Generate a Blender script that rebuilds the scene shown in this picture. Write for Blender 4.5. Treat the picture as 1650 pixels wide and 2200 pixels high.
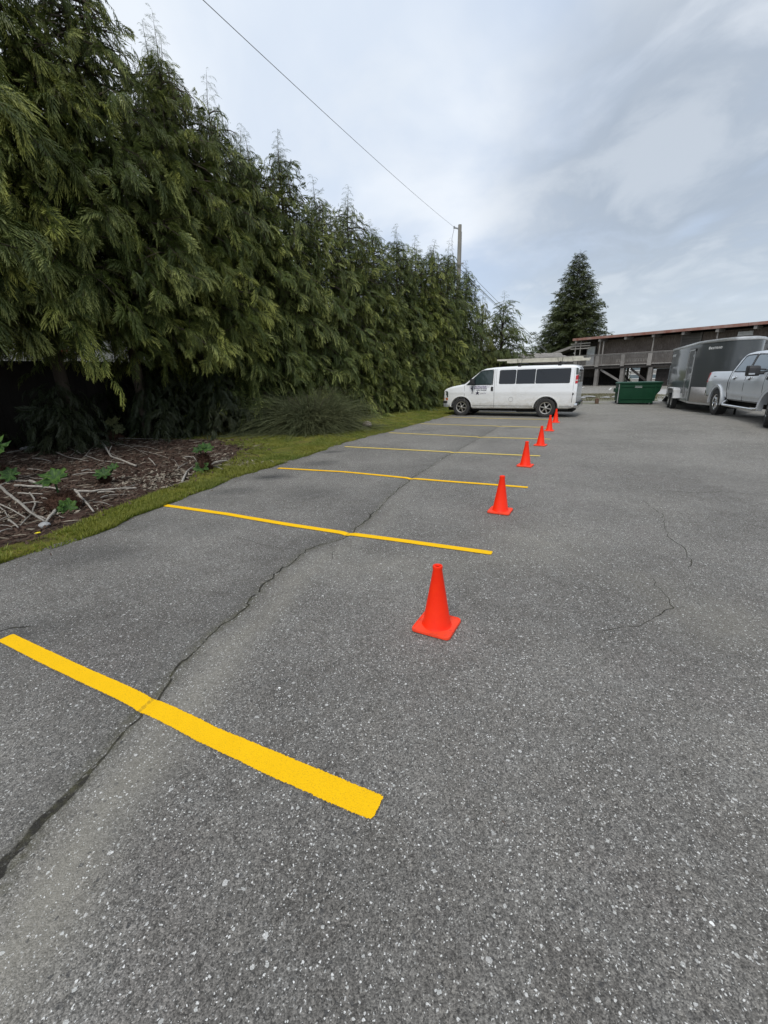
import bpy, bmesh, math, random
import numpy as np
from mathutils import Vector, Matrix
random.seed(7); RNG = np.random.default_rng(7)
R_ = math.radians
scene = bpy.context.scene
for o in list(bpy.data.objects): bpy.data.objects.remove(o)
COL = scene.collection

# ---------------------------------------------------------------- camera
cam_d = bpy.data.cameras.new('camera'); cam = bpy.data.objects.new('camera', cam_d); COL.objects.link(cam)
cam_d.sensor_fit = 'VERTICAL'; cam_d.sensor_height = 36.0; cam_d.lens = 36.0 * 900.0 / 2200.0
cam_d.clip_start = 0.05; cam_d.clip_end = 6000
PITCH = math.atan(289.0 / 900.0); ROLL = R_(1.43)
fw = Vector((0, math.cos(PITCH), -math.sin(PITCH))); rt0 = Vector((1, 0, 0)); up0 = rt0.cross(fw)
rt = math.cos(ROLL) * rt0 - math.sin(ROLL) * up0; up = math.sin(ROLL) * rt0 + math.cos(ROLL) * up0
cam.matrix_world = Matrix(((rt.x, up.x, -fw.x, 0), (rt.y, up.y, -fw.y, 0), (rt.z, up.z, -fw.z, 1.65), (0, 0, 0, 1)))
scene.camera = cam

# ---------------------------------------------------------------- exposure, world, sun
scene.view_settings.view_transform = 'Standard'; scene.view_settings.look = 'None'
scene.view_settings.exposure = 0.42; scene.view_settings.gamma = 1.0
SUN_EL, SUN_AZ = R_(55), R_(203)          # azimuth clockwise from +Y (world): light comes from the left
world = bpy.data.worlds.new('World'); scene.world = world; world.use_nodes = True
def build_world():
    nt = world.node_tree; nt.nodes.clear()
    N = lambda t: nt.nodes.new(t); L = nt.links.new
    out = N('ShaderNodeOutputWorld'); bg = N('ShaderNodeBackground'); bg.inputs['Strength'].default_value = 0.1
    sky = N('ShaderNodeTexSky'); sky.sky_type = 'NISHITA'; sky.sun_disc = False
    sky.sun_elevation = SUN_EL; sky.sun_rotation = SUN_AZ; sky.dust_density = 1.5
    tc = N('ShaderNodeTexCoord'); sep = N('ShaderNodeSeparateXYZ'); L(tc.outputs['Generated'], sep.inputs[0])
    def M(op, a, b=None):
        n = N('ShaderNodeMath'); n.operation = op
        for i, v in enumerate((a, b)):
            if v is None: continue
            if isinstance(v, (int, float)): n.inputs[i].default_value = v
            else: L(v, n.inputs[i])
        return n.outputs[0]
    z = M('ADD', M('MAXIMUM', sep.outputs['Z'], 0.0), 0.22)
    comb = N('ShaderNodeCombineXYZ'); L(M('DIVIDE', sep.outputs['X'], z), comb.inputs[0]); L(M('DIVIDE', sep.outputs['Y'], z), comb.inputs[1])
    comb.inputs[2].default_value = 3.7
    def noise(scale, detail, rough, dist=0.0, loc=(0, 0, 0)):
        mp = N('ShaderNodeMapping'); mp.inputs['Location'].default_value = loc; mp.inputs['Scale'].default_value = (1.0, .8, 1.0)
        mp.inputs['Rotation'].default_value = (0, 0, .5)
        L(comb.outputs[0], mp.inputs[0])
        n = N('ShaderNodeTexNoise'); n.inputs['Scale'].default_value = scale; n.inputs['Detail'].default_value = detail
        n.inputs['Roughness'].default_value = rough; n.inputs['Distortion'].default_value = dist
        L(mp.outputs[0], n.inputs['Vector']); return n.outputs['Fac']
    def ramp(fac, stops):
        r = N('ShaderNodeValToRGB'); L(fac, r.inputs[0])
        r.color_ramp.interpolation = 'EASE'
        while len(r.color_ramp.elements) < len(stops): r.color_ramp.elements.new(.5)
        for e, (p, c) in zip(r.color_ramp.elements, stops): e.position = p; e.color = (*c, 1) if len(c) == 3 else c
        return r.outputs[0]
    def mix(f, a, b):
        m = N('ShaderNodeMix'); m.data_type = 'RGBA'
        if isinstance(f, float): m.inputs[0].default_value = f
        else: L(f, m.inputs[0])
        for s, v in ((6, a), (7, b)):
            if isinstance(v, tuple): m.inputs[s].default_value = (*v, 1)
            else: L(v, m.inputs[s])
        return m.outputs[2]
    n1 = noise(1.1, 6, .5, .3, (4.2, 1.3, 0)); n2 = noise(.75, 5, .5, .2, (1.7, 6.1, 0)); n3 = noise(3.0, 6, .55, .4, (2, 2, 1))
    K = 10.0
    c1 = ramp(n1, [(.40, (.48, .58, .745)), (.61, (.84, .88, .93))])
    # broad grey undersides
    g = ramp(n2, [(.47, (0, 0, 0)), (.66, (1, 1, 1))])
    # grey bank low in the view ahead-right, thicker towards the horizon
    def blob(d, lo, hi):
        v = N('ShaderNodeVectorMath'); v.operation = 'DOT_PRODUCT'; L(tc.outputs['Generated'], v.inputs[0])
        dv = Vector(d).normalized(); v.inputs[1].default_value = dv
        mr = N('ShaderNodeMapRange'); mr.interpolation_type = 'SMOOTHERSTEP'; L(v.outputs['Value'], mr.inputs[0])
        mr.inputs[1].default_value = lo; mr.inputs[2].default_value = hi; return mr.outputs[0]
    gn = M('MULTIPLY', blob((.80, 1.17, .40), .90, 1.0), ramp(n3, [(.22, (.35, .35, .35)), (.6, (1, 1, 1))]))
    gsum = M('MINIMUM', M('ADD', M('MULTIPLY', g, .22), M('MULTIPLY', gn, 1.0)), 1.0)
    c2 = mix(gsum, c1, (.39, .45, .53))
    # brighter thin veil to the upper left
    c3 = mix(M('MULTIPLY', blob((-.25, .75, .65), .75, 1.0), .6), c2, (.80, .86, .93))
    w = M('MULTIPLY', ramp(n3, [(.48, (0, 0, 0)), (.70, (1, 1, 1))]), .32)
    c4 = mix(w, c3, (.80, .84, .88))
    hz = N('ShaderNodeMapRange'); L(sep.outputs['Z'], hz.inputs[0]); hz.inputs[1].default_value = 0.0; hz.inputs[2].default_value = .25
    hz.inputs[3].default_value = .55; hz.inputs[4].default_value = 0.0
    c5 = mix(hz.outputs[0], c4, (.68, .75, .81))
    sc = N('ShaderNodeVectorMath'); sc.operation = 'SCALE'; L(c5, sc.inputs[0]); sc.inputs['Scale'].default_value = 8.7
    fin = mix(.9, sky.outputs[0], sc.outputs[0])
    L(fin, bg.inputs['Color']); L(bg.outputs[0], out.inputs[0])
build_world()
sd = bpy.data.lights.new('sun', 'SUN'); sd.energy = 1.5; sd.angle = R_(24); sd.color = (1.0, .965, .91)
sun = bpy.data.objects.new('sun', sd); COL.objects.link(sun)
sdir = Vector((math.sin(SUN_AZ) * math.cos(SUN_EL), math.cos(SUN_AZ) * math.cos(SUN_EL), math.sin(SUN_EL)))
sun.rotation_euler = sdir.to_track_quat('Z', 'Y').to_euler(); sun.location = (0, 0, 60)

# ---------------------------------------------------------------- material helpers
def principled(name, col=(.5, .5, .5), rough=.6, metal=0.0, spec=.5, coat=0.0):
    m = bpy.data.materials.new(name); m.use_nodes = True; b = m.node_tree.nodes['Principled BSDF']
    b.inputs['Base Color'].default_value = (*col, 1); b.inputs['Roughness'].default_value = rough
    b.inputs['Metallic'].default_value = metal; b.inputs['Specular IOR Level'].default_value = spec
    b.inputs['Coat Weight'].default_value = coat
    return m
class NT:
    def __init__(s, m): s.m = m; s.nt = m.node_tree; s.b = s.nt.nodes.get('Principled BSDF'); s.tc = None
    def n(s, t, **k):
        x = s.nt.nodes.new(t)
        for a, v in k.items(): setattr(x, a, v)
        return x
    def l(s, a, b): s.nt.links.new(a, b)
    def co(s, kind='Object', scale=(1, 1, 1)):
        if not s.tc: s.tc = s.n('ShaderNodeTexCoord')
        if scale == (1, 1, 1): return s.tc.outputs[kind]
        mp = s.n('ShaderNodeMapping'); mp.inputs['Scale'].default_value = scale; s.l(s.tc.outputs[kind], mp.inputs[0]); return mp.outputs[0]
    def noise(s, scale, detail=4, rough=.55, v=None, dist=0, out='Fac'):
        x = s.n('ShaderNodeTexNoise'); x.inputs['Scale'].default_value = scale; x.inputs['Detail'].default_value = detail
        x.inputs['Roughness'].default_value = rough; x.inputs['Distortion'].default_value = dist
        s.l(v if v is not None else s.co(), x.inputs['Vector']); return x.outputs[out]
    def vor(s, scale, v=None, feat='F1', rnd=1.0):
        x = s.n('ShaderNodeTexVoronoi'); x.feature = feat; x.inputs['Scale'].default_value = scale; x.inputs['Randomness'].default_value = rnd
        s.l(v if v is not None else s.co(), x.inputs['Vector']); return x
    def ramp(s, f, stops, ease=False):
        r = s.n('ShaderNodeValToRGB'); s.l(f, r.inputs[0])
        if ease: r.color_ramp.interpolation = 'EASE'
        while len(r.color_ramp.elements) < len(stops): r.color_ramp.elements.new(.5)
        for e, (p, c) in zip(r.color_ramp.elements, stops):
            e.position = p; e.color = (c, c, c, 1) if isinstance(c, (int, float)) else (*c, 1)
        return r.outputs[0]
    def mix(s, f, a, b, mode='MIX'):
        m = s.n('ShaderNodeMix', data_type='RGBA', blend_type=mode)
        if isinstance(f, (int, float)): m.inputs[0].default_value = f
        else: s.l(f, m.inputs[0])
        for i, v in ((6, a), (7, b)):
            if isinstance(v, (tuple, list)): m.inputs[i].default_value = (*v, 1)
            else: s.l(v, m.inputs[i])
        return m.outputs[2]
    def math(s, op, a, b=None, clamp=False):
        m = s.n('ShaderNodeMath', operation=op, use_clamp=clamp)
        for i, v in enumerate((a, b)):
            if v is None: continue
            if isinstance(v, (int, float)): m.inputs[i].default_value = v
            else: s.l(v, m.inputs[i])
        return m.outputs[0]
    def attr(s, name, out='Color'):
        a = s.n('ShaderNodeAttribute', attribute_name=name); return a.outputs[out]
    def color(s, c): s.l(c, s.b.inputs['Base Color'])
    def rough(s, c): s.l(c, s.b.inputs['Roughness'])
    def bump(s, h, strength=.5, dist=.01):
        b = s.n('ShaderNodeBump'); b.inputs['Strength'].default_value = strength; b.inputs['Distance'].default_value = dist
        s.l(h, b.inputs['Height']); s.l(b.outputs[0], s.b.inputs['Normal'])

M = {}
def mottled(key, c1, c2, scale=6, rough=.7, metal=0, bump=.2, bd=.01, spec=.4, vec=(1, 1, 1), detail=5, coat=0, lo=.35, hi=.65):
    m = principled(key, c1, rough, metal, spec, coat); t = NT(m)
    f = t.noise(scale, detail, .6, t.co('Object', vec))
    t.color(t.mix(t.ramp(f, [(lo, 0.0), (hi, 1.0)]), c1, c2))
    if bump: t.bump(f, bump, bd)
    M[key] = m; return m

# asphalt
def mk_asphalt():
    m = principled('asphalt', (.13, .13, .13), .85, 0, .35); t = NT(m)
    base = t.noise(.55, 5, .6); mid = t.noise(5, 6, .65); fine = t.noise(120, 4, .7); f2 = t.noise(420, 2, .6)
    c = t.mix(t.ramp(base, [(.38, 0.0), (.62, 1.0)]), (.128, .119, .106), (.198, .186, .166))
    c = t.mix(t.math('MULTIPLY', t.ramp(mid, [(.42, 0.0), (.7, 1.0)]), .35), c, (.235, .23, .215))
    c = t.mix(t.math('MULTIPLY', t.ramp(t.noise(1.3, 4, .6, t.co('Object', (1, .6, 1))), [(.55, 0.0), (.75, 1.0)]), .35), c, (.155, .135, .128))
    # fine stone grain
    v0 = t.vor(230); c = t.mix(.8, c, t.mix(1.0, c, t.ramp(v0.outputs['Color'], [(0.1, .30), (.9, 1.55)]), 'MULTIPLY'))
    v9 = t.vor(95); c = t.mix(.6, c, t.mix(1.0, c, t.ramp(v9.outputs['Color'], [(0.1, .45), (.9, 1.5)]), 'MULTIPLY'))
    c = t.mix(.7, c, t.mix(1.0, c, t.ramp(fine, [(.3, .45), (.7, 1.55)]), 'MULTIPLY'))
    # soft painted-on wear from the mesh attribute (R sandy plus a paler far tone, G damp dark, B moss)
    st = t.n('ShaderNodeSeparateColor'); t.l(t.attr('wear_tone'), st.inputs[0])
    brk = t.ramp(t.noise(3.5, 5, .7), [(.3, .35), (.7, 1.0)])
    c = t.mix(t.math('MULTIPLY', st.outputs[0], brk), c, (.30, .28, .23))
    c = t.mix(t.math('MULTIPLY', st.outputs[1], t.ramp(t.noise(14, 5, .7), [(.3, .4), (.6, 1.0)])), c, (.045, .045, .043))
    c = t.mix(t.math('MULTIPLY', st.outputs[2], t.ramp(t.noise(25, 5, .7), [(.35, .2), (.6, 1.0)])), c, (.075, .07, .035))
    # exposed pale aggregate in three sizes
    wob = t.n('ShaderNodeVectorMath', operation='ADD'); t.l(t.co(), wob.inputs[0])
    nz = t.n('ShaderNodeTexNoise'); nz.inputs['Scale'].default_value = 90; t.l(t.co(), nz.inputs['Vector'])
    sc = t.n('ShaderNodeVectorMath', operation='SCALE'); sc.inputs['Scale'].default_value = .014; t.l(nz.outputs['Color'], sc.inputs[0]); t.l(sc.outputs[0], wob.inputs[1])
    h = None
    for scale, rad, thr, col in ((46, .27, .86, (.72, .72, .68)), (75, .29, .80, (.82, .81, .77)), (130, .36, .70, (.72, .71, .67)), (28, .23, .93, (.92, .91, .87)), (18, .20, .92, (.24, .22, .19)), (44, .33, .82, (.055, .055, .055))):
        v = t.vor(scale, wob.outputs[0]); s2 = t.n('ShaderNodeSeparateColor'); t.l(v.outputs['Color'], s2.inputs[0])
        on = t.math('GREATER_THAN', s2.outputs[0], thr)
        r = t.math('MULTIPLY', t.math('ADD', t.math('MULTIPLY', s2.outputs[1], .8), .35), rad)
        inside = t.math('MULTIPLY', t.math('LESS_THAN', v.outputs['Distance'], r), on)
        keep = t.math('SUBTRACT', 1.0, t.math('MAXIMUM', t.math('MULTIPLY', st.outputs[1], .8), t.math('MULTIPLY', st.outputs[2], .7)))
        f = t.math('MULTIPLY', t.math('MULTIPLY', inside, keep), t.math('ADD', t.math('MULTIPLY', s2.outputs[2], .75), .25))
        c = t.mix(f, c, col); h = inside if h is None else t.math('MAXIMUM', h, inside)
    t.color(c)
    hh = t.math('ADD', t.math('MULTIPLY', fine, .8), t.math('ADD', t.math('MULTIPLY', v0.outputs['Distance'], -.5), t.math('MULTIPLY', h, .12)))
    t.bump(hh, .8, .006); M['asphalt'] = m
mk_asphalt()

def mk_paint(key, col, worn):
    m = principled(key, col, .8, 0, .2); t = NT(m)
    fine = t.noise(140, 5, .7); mid = t.noise(7, 4, .6)
    c = t.mix(t.ramp(mid, [(.3, 0.0), (.7, .5)]), col, tuple(x * .88 for x in col))
    pit = t.ramp(t.noise(95, 4, .75), [(.60, 0.0), (.68, 1.0)])
    c = t.mix(t.math('MULTIPLY', pit, .55 + worn * .4), c, (col[0] * .55, col[1] * .5, col[2] * .4 + .01))
    c = t.mix(t.math('MULTIPLY', t.ramp(t.math('MULTIPLY', t.attr('crk', 'Fac'), t.ramp(t.noise(60, 5, .8), [(.35, .2), (.6, 1.0)])), [(.25, 0.0), (.5, 1.0)]), .4), c, (.12, .085, .03))
    c = t.mix(t.math('MULTIPLY', t.ramp(t.noise(210, 3, .8), [(.57, 0.0), (.64, 1.0)]), .35), c, (.20, .13, .03))
    if worn > .2:
        c = t.mix(t.ramp(t.noise(40, 6, .8), [(.52, 0.0), (.66, worn)]), c, (.16, .155, .14))
    t.color(c); t.bump(fine, .7, .006)
    # ragged sprayed edge
    tr = t.n('ShaderNodeBsdfTransparent'); mx = t.n('ShaderNodeMixShader'); out = t.nt.nodes['Material Output']
    e = t.attr('edge', 'Fac'); a = t.math('GREATER_THAN', t.math('ADD', e, t.math('MULTIPLY', t.noise(110, 4, .7), .9)), .62)
    t.l(a, mx.inputs[0]); t.l(tr.outputs[0], mx.inputs[1]); t.l(t.b.outputs[0], mx.inputs[2]); t.l(mx.outputs[0], out.inputs['Surface'])
    M[key] = m
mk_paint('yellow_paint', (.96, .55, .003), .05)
mk_paint('yellow_paint_far', (.80, .60, .12), .25)  # paler yellow: grazing sheen on the distant lines put into the colour
mk_paint('white_line', (.62, .62, .58), .4)

def mk_crack():
    m = principled('crack_dirt', (.03, .03, .028), .95, 0, .2); t = NT(m)
    c = t.mix(t.ramp(t.noise(18, 5, .7), [(.45, 0.0), (.65, 1.0)]), (.040, .037, .032), (.095, .09, .055))
    t.color(c); t.bump(t.noise(150, 4, .7), .8, .01)
    tr = t.n('ShaderNodeBsdfTransparent'); mx = t.n('ShaderNodeMixShader'); out = t.nt.nodes['Material Output']
    a = t.ramp(t.math('ADD', t.math('MULTIPLY', t.attr('edge', 'Fac'), .5), t.math('MULTIPLY', t.noise(38, 7, .8), 1.0)), [(.80, 0.0), (1.08, .80)])
    t.l(a, mx.inputs[0]); t.l(tr.outputs[0], mx.inputs[1]); t.l(t.b.outputs[0], mx.inputs[2]); t.l(mx.outputs[0], out.inputs['Surface'])
    M['crack'] = m
mk_crack()

def mk_ground():
    m = principled('ground', (.05, .04, .03), .95, 0, .2); t = NT(m)
    n1 = t.noise(2.2, 6, .65); n2 = t.noise(30, 6, .7)
    dirt = t.mix(t.ramp(n1, [(.35, 0.0), (.65, 1.0)]), (.070, .036, .026), (.045, .032, .022))
    dirt = t.mix(t.ramp(n2, [(.52, 0.0), (.75, .8)]), dirt, (.15, .115, .085))
    grass = t.mix(t.ramp(t.noise(1.7, 5, .6), [(.35, 0.0), (.65, 1.0)]), (.105, .140, .020), (.21, .20, .030))
    grass = t.mix(t.ramp(n2, [(.45, 0.0), (.70, .9)]), grass, (.075, .06, .03))
    grass = t.mix(t.ramp(t.noise(3.3, 5, .7), [(.52, 0.0), (.66, .8)]), grass, (.06, .045, .025))
    f = t.math('ADD', t.attr('grass', 'Fac'), t.math('MULTIPLY', t.math('SUBTRACT', t.noise(6, 5, .7), .5), .9), True)
    t.color(t.mix(t.ramp(f, [(.4, 0.0), (.6, 1.0)]), dirt, grass)); t.bump(t.math('ADD', n2, n1), 1.0, .05); M['ground'] = m
mk_ground()

def mk_leaf(key, a, b, tip, trans=.25, rough=.55):
    m = principled(key, a, rough, 0, .35); t = NT(m)
    oi = t.n('ShaderNodeObjectInfo'); tv = t.attr('tint', 'Fac')
    c = t.mix(t.ramp(t.noise(.8, 3, .5, t.co('Object')), [(.35, 0.0), (.65, 1.0)]), a, b)
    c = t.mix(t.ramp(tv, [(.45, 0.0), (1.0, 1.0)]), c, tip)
    if key == 'cedar_leaf':
        c = t.mix(t.math('MULTIPLY', t.ramp(t.noise(3.2, 6, .8), [(.60, 0.0), (.70, 1.0)]), .7), c, (.085, .058, .028))
        c = t.mix(1.0, c, t.ramp(t.noise(1.4, 4, .6), [(.3, .72), (.7, 1.25)]), 'MULTIPLY')
    c = t.mix(1.0, c, t.ramp(oi.outputs['Random'], [(0.0, (.85, .88, .9)), (.5, (1, 1, 1)), (1.0, (1.15, 1.1, .8))]), 'MULTIPLY')
    t.color(c)
    tl = t.n('ShaderNodeBsdfTranslucent'); t.l(c, tl.inputs[0]); mx = t.n('ShaderNodeMixShader'); mx.inputs[0].default_value = trans
    t.l(t.b.outputs[0], mx.inputs[1]); t.l(tl.outputs[0], mx.inputs[2]); t.l(mx.outputs[0], t.nt.nodes['Material Output'].inputs['Surface'])
    M[key] = m
mk_leaf('cedar_leaf', (.058, .086, .021), (.090, .116, .028), (.48, .51, .16))  # yellow-green tips, brightened to look lit
mk_leaf('shaded_leaf', (.018, .028, .008), (.03, .036, .012), (.085, .095, .028), .1)  # near-black leaf: the shade under the canopy is painted into its colour
mk_leaf('far_leaf', (.050, .065, .026), (.066, .082, .028), (.13, .15, .05), .15)
mk_leaf('yellow_leaf', (.09, .11, .025), (.12, .13, .03), (.22, .22, .06))
mk_leaf('grass_blade', (.12, .175, .026), (.24, .24, .036), (.42, .40, .10), .3)
mk_leaf('dry_blade', (.13, .12, .06), (.19, .17, .09), (.34, .31, .18), .2)
mk_leaf('broad_leaf', (.018, .052, .010), (.030, .080, .013), (.085, .17, .028), .25, .6)
mk_leaf('twig_leaf', (.070, .082, .034), (.10, .105, .045), (.22, .23, .10), .1, .8)
mk_leaf('light_leaf', (.075, .10, .03), (.10, .12, .035), (.20, .23, .07), .25)

def mk_wood(key, a, b, vec=(1, 1, 14), scale=3, rough=.85, bump=.5):
    m = principled(key, a, rough, 0, .25); t = NT(m)
    f = t.noise(scale, 6, .7, t.co('Object', vec), .3); g = t.noise(.7, 3, .6)
    oi = t.n('ShaderNodeObjectInfo')
    c = t.mix(t.ramp(f, [(.3, 0.0), (.7, 1.0)]), a, b); c = t.mix(t.ramp(g, [(.4, 0.0), (.7, .45)]), c, tuple(x * .55 for x in a))
    c = t.mix(1.0, c, t.ramp(oi.outputs['Random'], [(0.0, .82), (1.0, 1.15)]), 'MULTIPLY')
    t.color(c); t.bump(f, bump, .01); M[key] = m
mk_wood('bark', (.055, .042, .032), (.10, .080, .060), (6, 6, 1.0), 4)
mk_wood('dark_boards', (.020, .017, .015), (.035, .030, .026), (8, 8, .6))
mk_wood('grey_wood', (.17, .158, .145), (.36, .335, .31), (8, 8, .7))
mk_wood('shake', (.078, .060, .050), (.26, .215, .185), (9, 9, .8), 2.5)
mk_wood('roof_shake', (.17, .155, .135), (.36, .34, .31), (3, 3, 3), 4)
mk_wood('stalk', (.17, .155, .13), (.52, .48, .42), (5, 5, 5), 4)
mk_wood('litter', (.060, .034, .024), (.12, .08, .055), (5, 5, 5), 6)
mk_wood('litter_pale', (.17, .14, .105), (.42, .37, .29), (5, 5, 5), 6)
mk_wood('fibre', (.035, .018, .012), (.10, .050, .030), (20, 20, 2), 6)
mk_wood('pole_wood', (.22, .21, .18), (.33, .31, .27), (10, 10, .4), 3)
mottled('fascia', (.22, .085, .06), (.30, .20, .17), 1.2, .8)
mottled('dark_wood', (.030, .026, .024), (.055, .048, .043), 4, .9)
mottled('cone_plastic', (.95, .030, .001), (.90, .022, .001), 9, .5, 0, .05, .002, .3)
mottled('cone_base', (.92, .060, .016), (.55, .050, .022), 22, .6, 0, .15, .003, .4, lo=.5, hi=.75)
mottled('cone_inside', (.30, .010, .004), (.2, .008, .004), 14, .8)
def mk_car(key, col, dirt, metal=0, rough=.28, zlo=.25, zhi=.85):
    m = principled(key, col, rough, metal, .5, .6); t = NT(m); m.node_tree.nodes['Principled BSDF'].inputs['Coat Roughness'].default_value = .08
    sp = t.n('ShaderNodeSeparateXYZ'); t.l(t.co('Object'), sp.inputs[0])
    mr = t.n('ShaderNodeMapRange'); t.l(sp.outputs['Z'], mr.inputs[0]); mr.inputs[1].default_value = zlo; mr.inputs[2].default_value = zhi; mr.inputs[3].default_value = 1; mr.inputs[4].default_value = 0
    f = t.math('MULTIPLY', mr.outputs[0], t.ramp(t.noise(5, 7, .75, t.co('Object', (1, 1, 1.6))), [(.3, .15), (.7, 1.0)]))
    g = t.math('MULTIPLY', t.ramp(t.noise(2.3, 6, .7), [(.5, 0.0), (.8, .25)]), 1.0)
    f = t.math('ADD', f, g, True); t.color(t.mix(f, col, dirt)); t.rough(t.ramp(f, [(0.0, rough), (1.0, .8)])); M[key] = m
mk_car('van_white', (.84, .85, .85), (.40, .36, .27), zhi=1.0)
mk_car('truck_silver', (.66, .69, .72), (.36, .35, .33), .15, .3)
mk_car('trailer_grey', (.050, .056, .058), (.11, .11, .105), .0, .5, .2, .9)
mottled('trim_alu', (.62, .62, .61), (.50, .50, .49), 5, .35, .7, .1)
mottled('tread_plate', (.50, .45, .42), (.62, .60, .58), 30, .45, .6, .6, .004)
mottled('fender_white', (.70, .70, .69), (.58, .57, .55), 5, .4)
mottled('chrome', (.70, .70, .70), (.6, .6, .6), 5, .12, .95, 0)
mottled('alloy', (.42, .40, .36), (.52, .50, .46), 9, .35, .75, 0)
mottled('tyre_rubber', (.028, .028, .028), (.045, .043, .04), 12, .85, 0, .3, .004)
mottled('black_trim', (.022, .022, .024), (.03, .03, .03), 8, .55)
mottled('under_black', (.008, .008, .008), (.015, .014, .013), 8, .9)
mottled('seam', (.015, .015, .015), (.03, .03, .03), 8, .9)
mottled('seam_soft', (.20, .20, .20), (.26, .26, .25), 8, .9)
def mk_glass(key, col, rough=.04):
    m = principled(key, col, rough, 0, .5, .25); m.node_tree.nodes['Principled BSDF'].inputs['Coat Roughness'].default_value = .02; M[key] = m
mk_glass('tint_glass', (.008, .009, .010)); mk_glass('cab_glass', (.030, .045, .045)); mk_glass('clear_glass', (.16, .20, .22), .08)
mk_glass('lamp_red', (.45, .01, .012), .15); mk_glass('lamp_clear', (.55, .52, .48), .15); mk_glass('lamp_amber', (.5, .12, .02), .15); mk_glass('lamp_dark', (.06, .07, .06), .1)
mottled('ladder_cream', (.62, .59, .50), (.50, .47, .38), 8, .5)
mottled('dumpster_green', (.003, .040, .017), (.006, .052, .022), 2, .6, 0, .1, .01, .25)
mottled('dumpster_lid', (.03, .10, .065), (.02, .07, .05), 4, .6)
mottled('rust', (.09, .055, .035), (.16, .10, .07), 12, .9)
mottled('label_white', (.72, .72, .70), (.62, .62, .6), 8, .5)
mottled('sign_lilac', (.66, .64, .70), (.74, .74, .77), 6, .4)
mottled('ink', (.03, .025, .05), (.04, .035, .06), 8, .5)
mottled('ink_purple', (.10, .05, .16), (.10, .06, .16), 8, .5)
mottled('cream_wall', (.60, .58, .52), (.52, .50, .45), 2, .8)
mottled('white_wall', (.80, .80, .79), (.56, .57, .56), 2, .8)
mottled('red_trim', (.30, .07, .05), (.36, .12, .09), 3, .7)
mottled('concrete', (.30, .29, .27), (.40, .39, .37), 3, .9)
mottled('stone', (.26, .21, .175), (.36, .31, .27), 7, .9, 0, .6, .03)
mottled('grey_stone', (.24, .24, .24), (.36, .36, .35), 9, .9, 0, .6, .03)
mottled('wire', (.24, .24, .245), (.28, .28, .28), 4, .6)
mottled('galv', (.30, .31, .32), (.38, .39, .40), 4, .5, .4)
mottled('petal', (.85, .70, .02), (.90, .78, .05), 40, .6)

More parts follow.
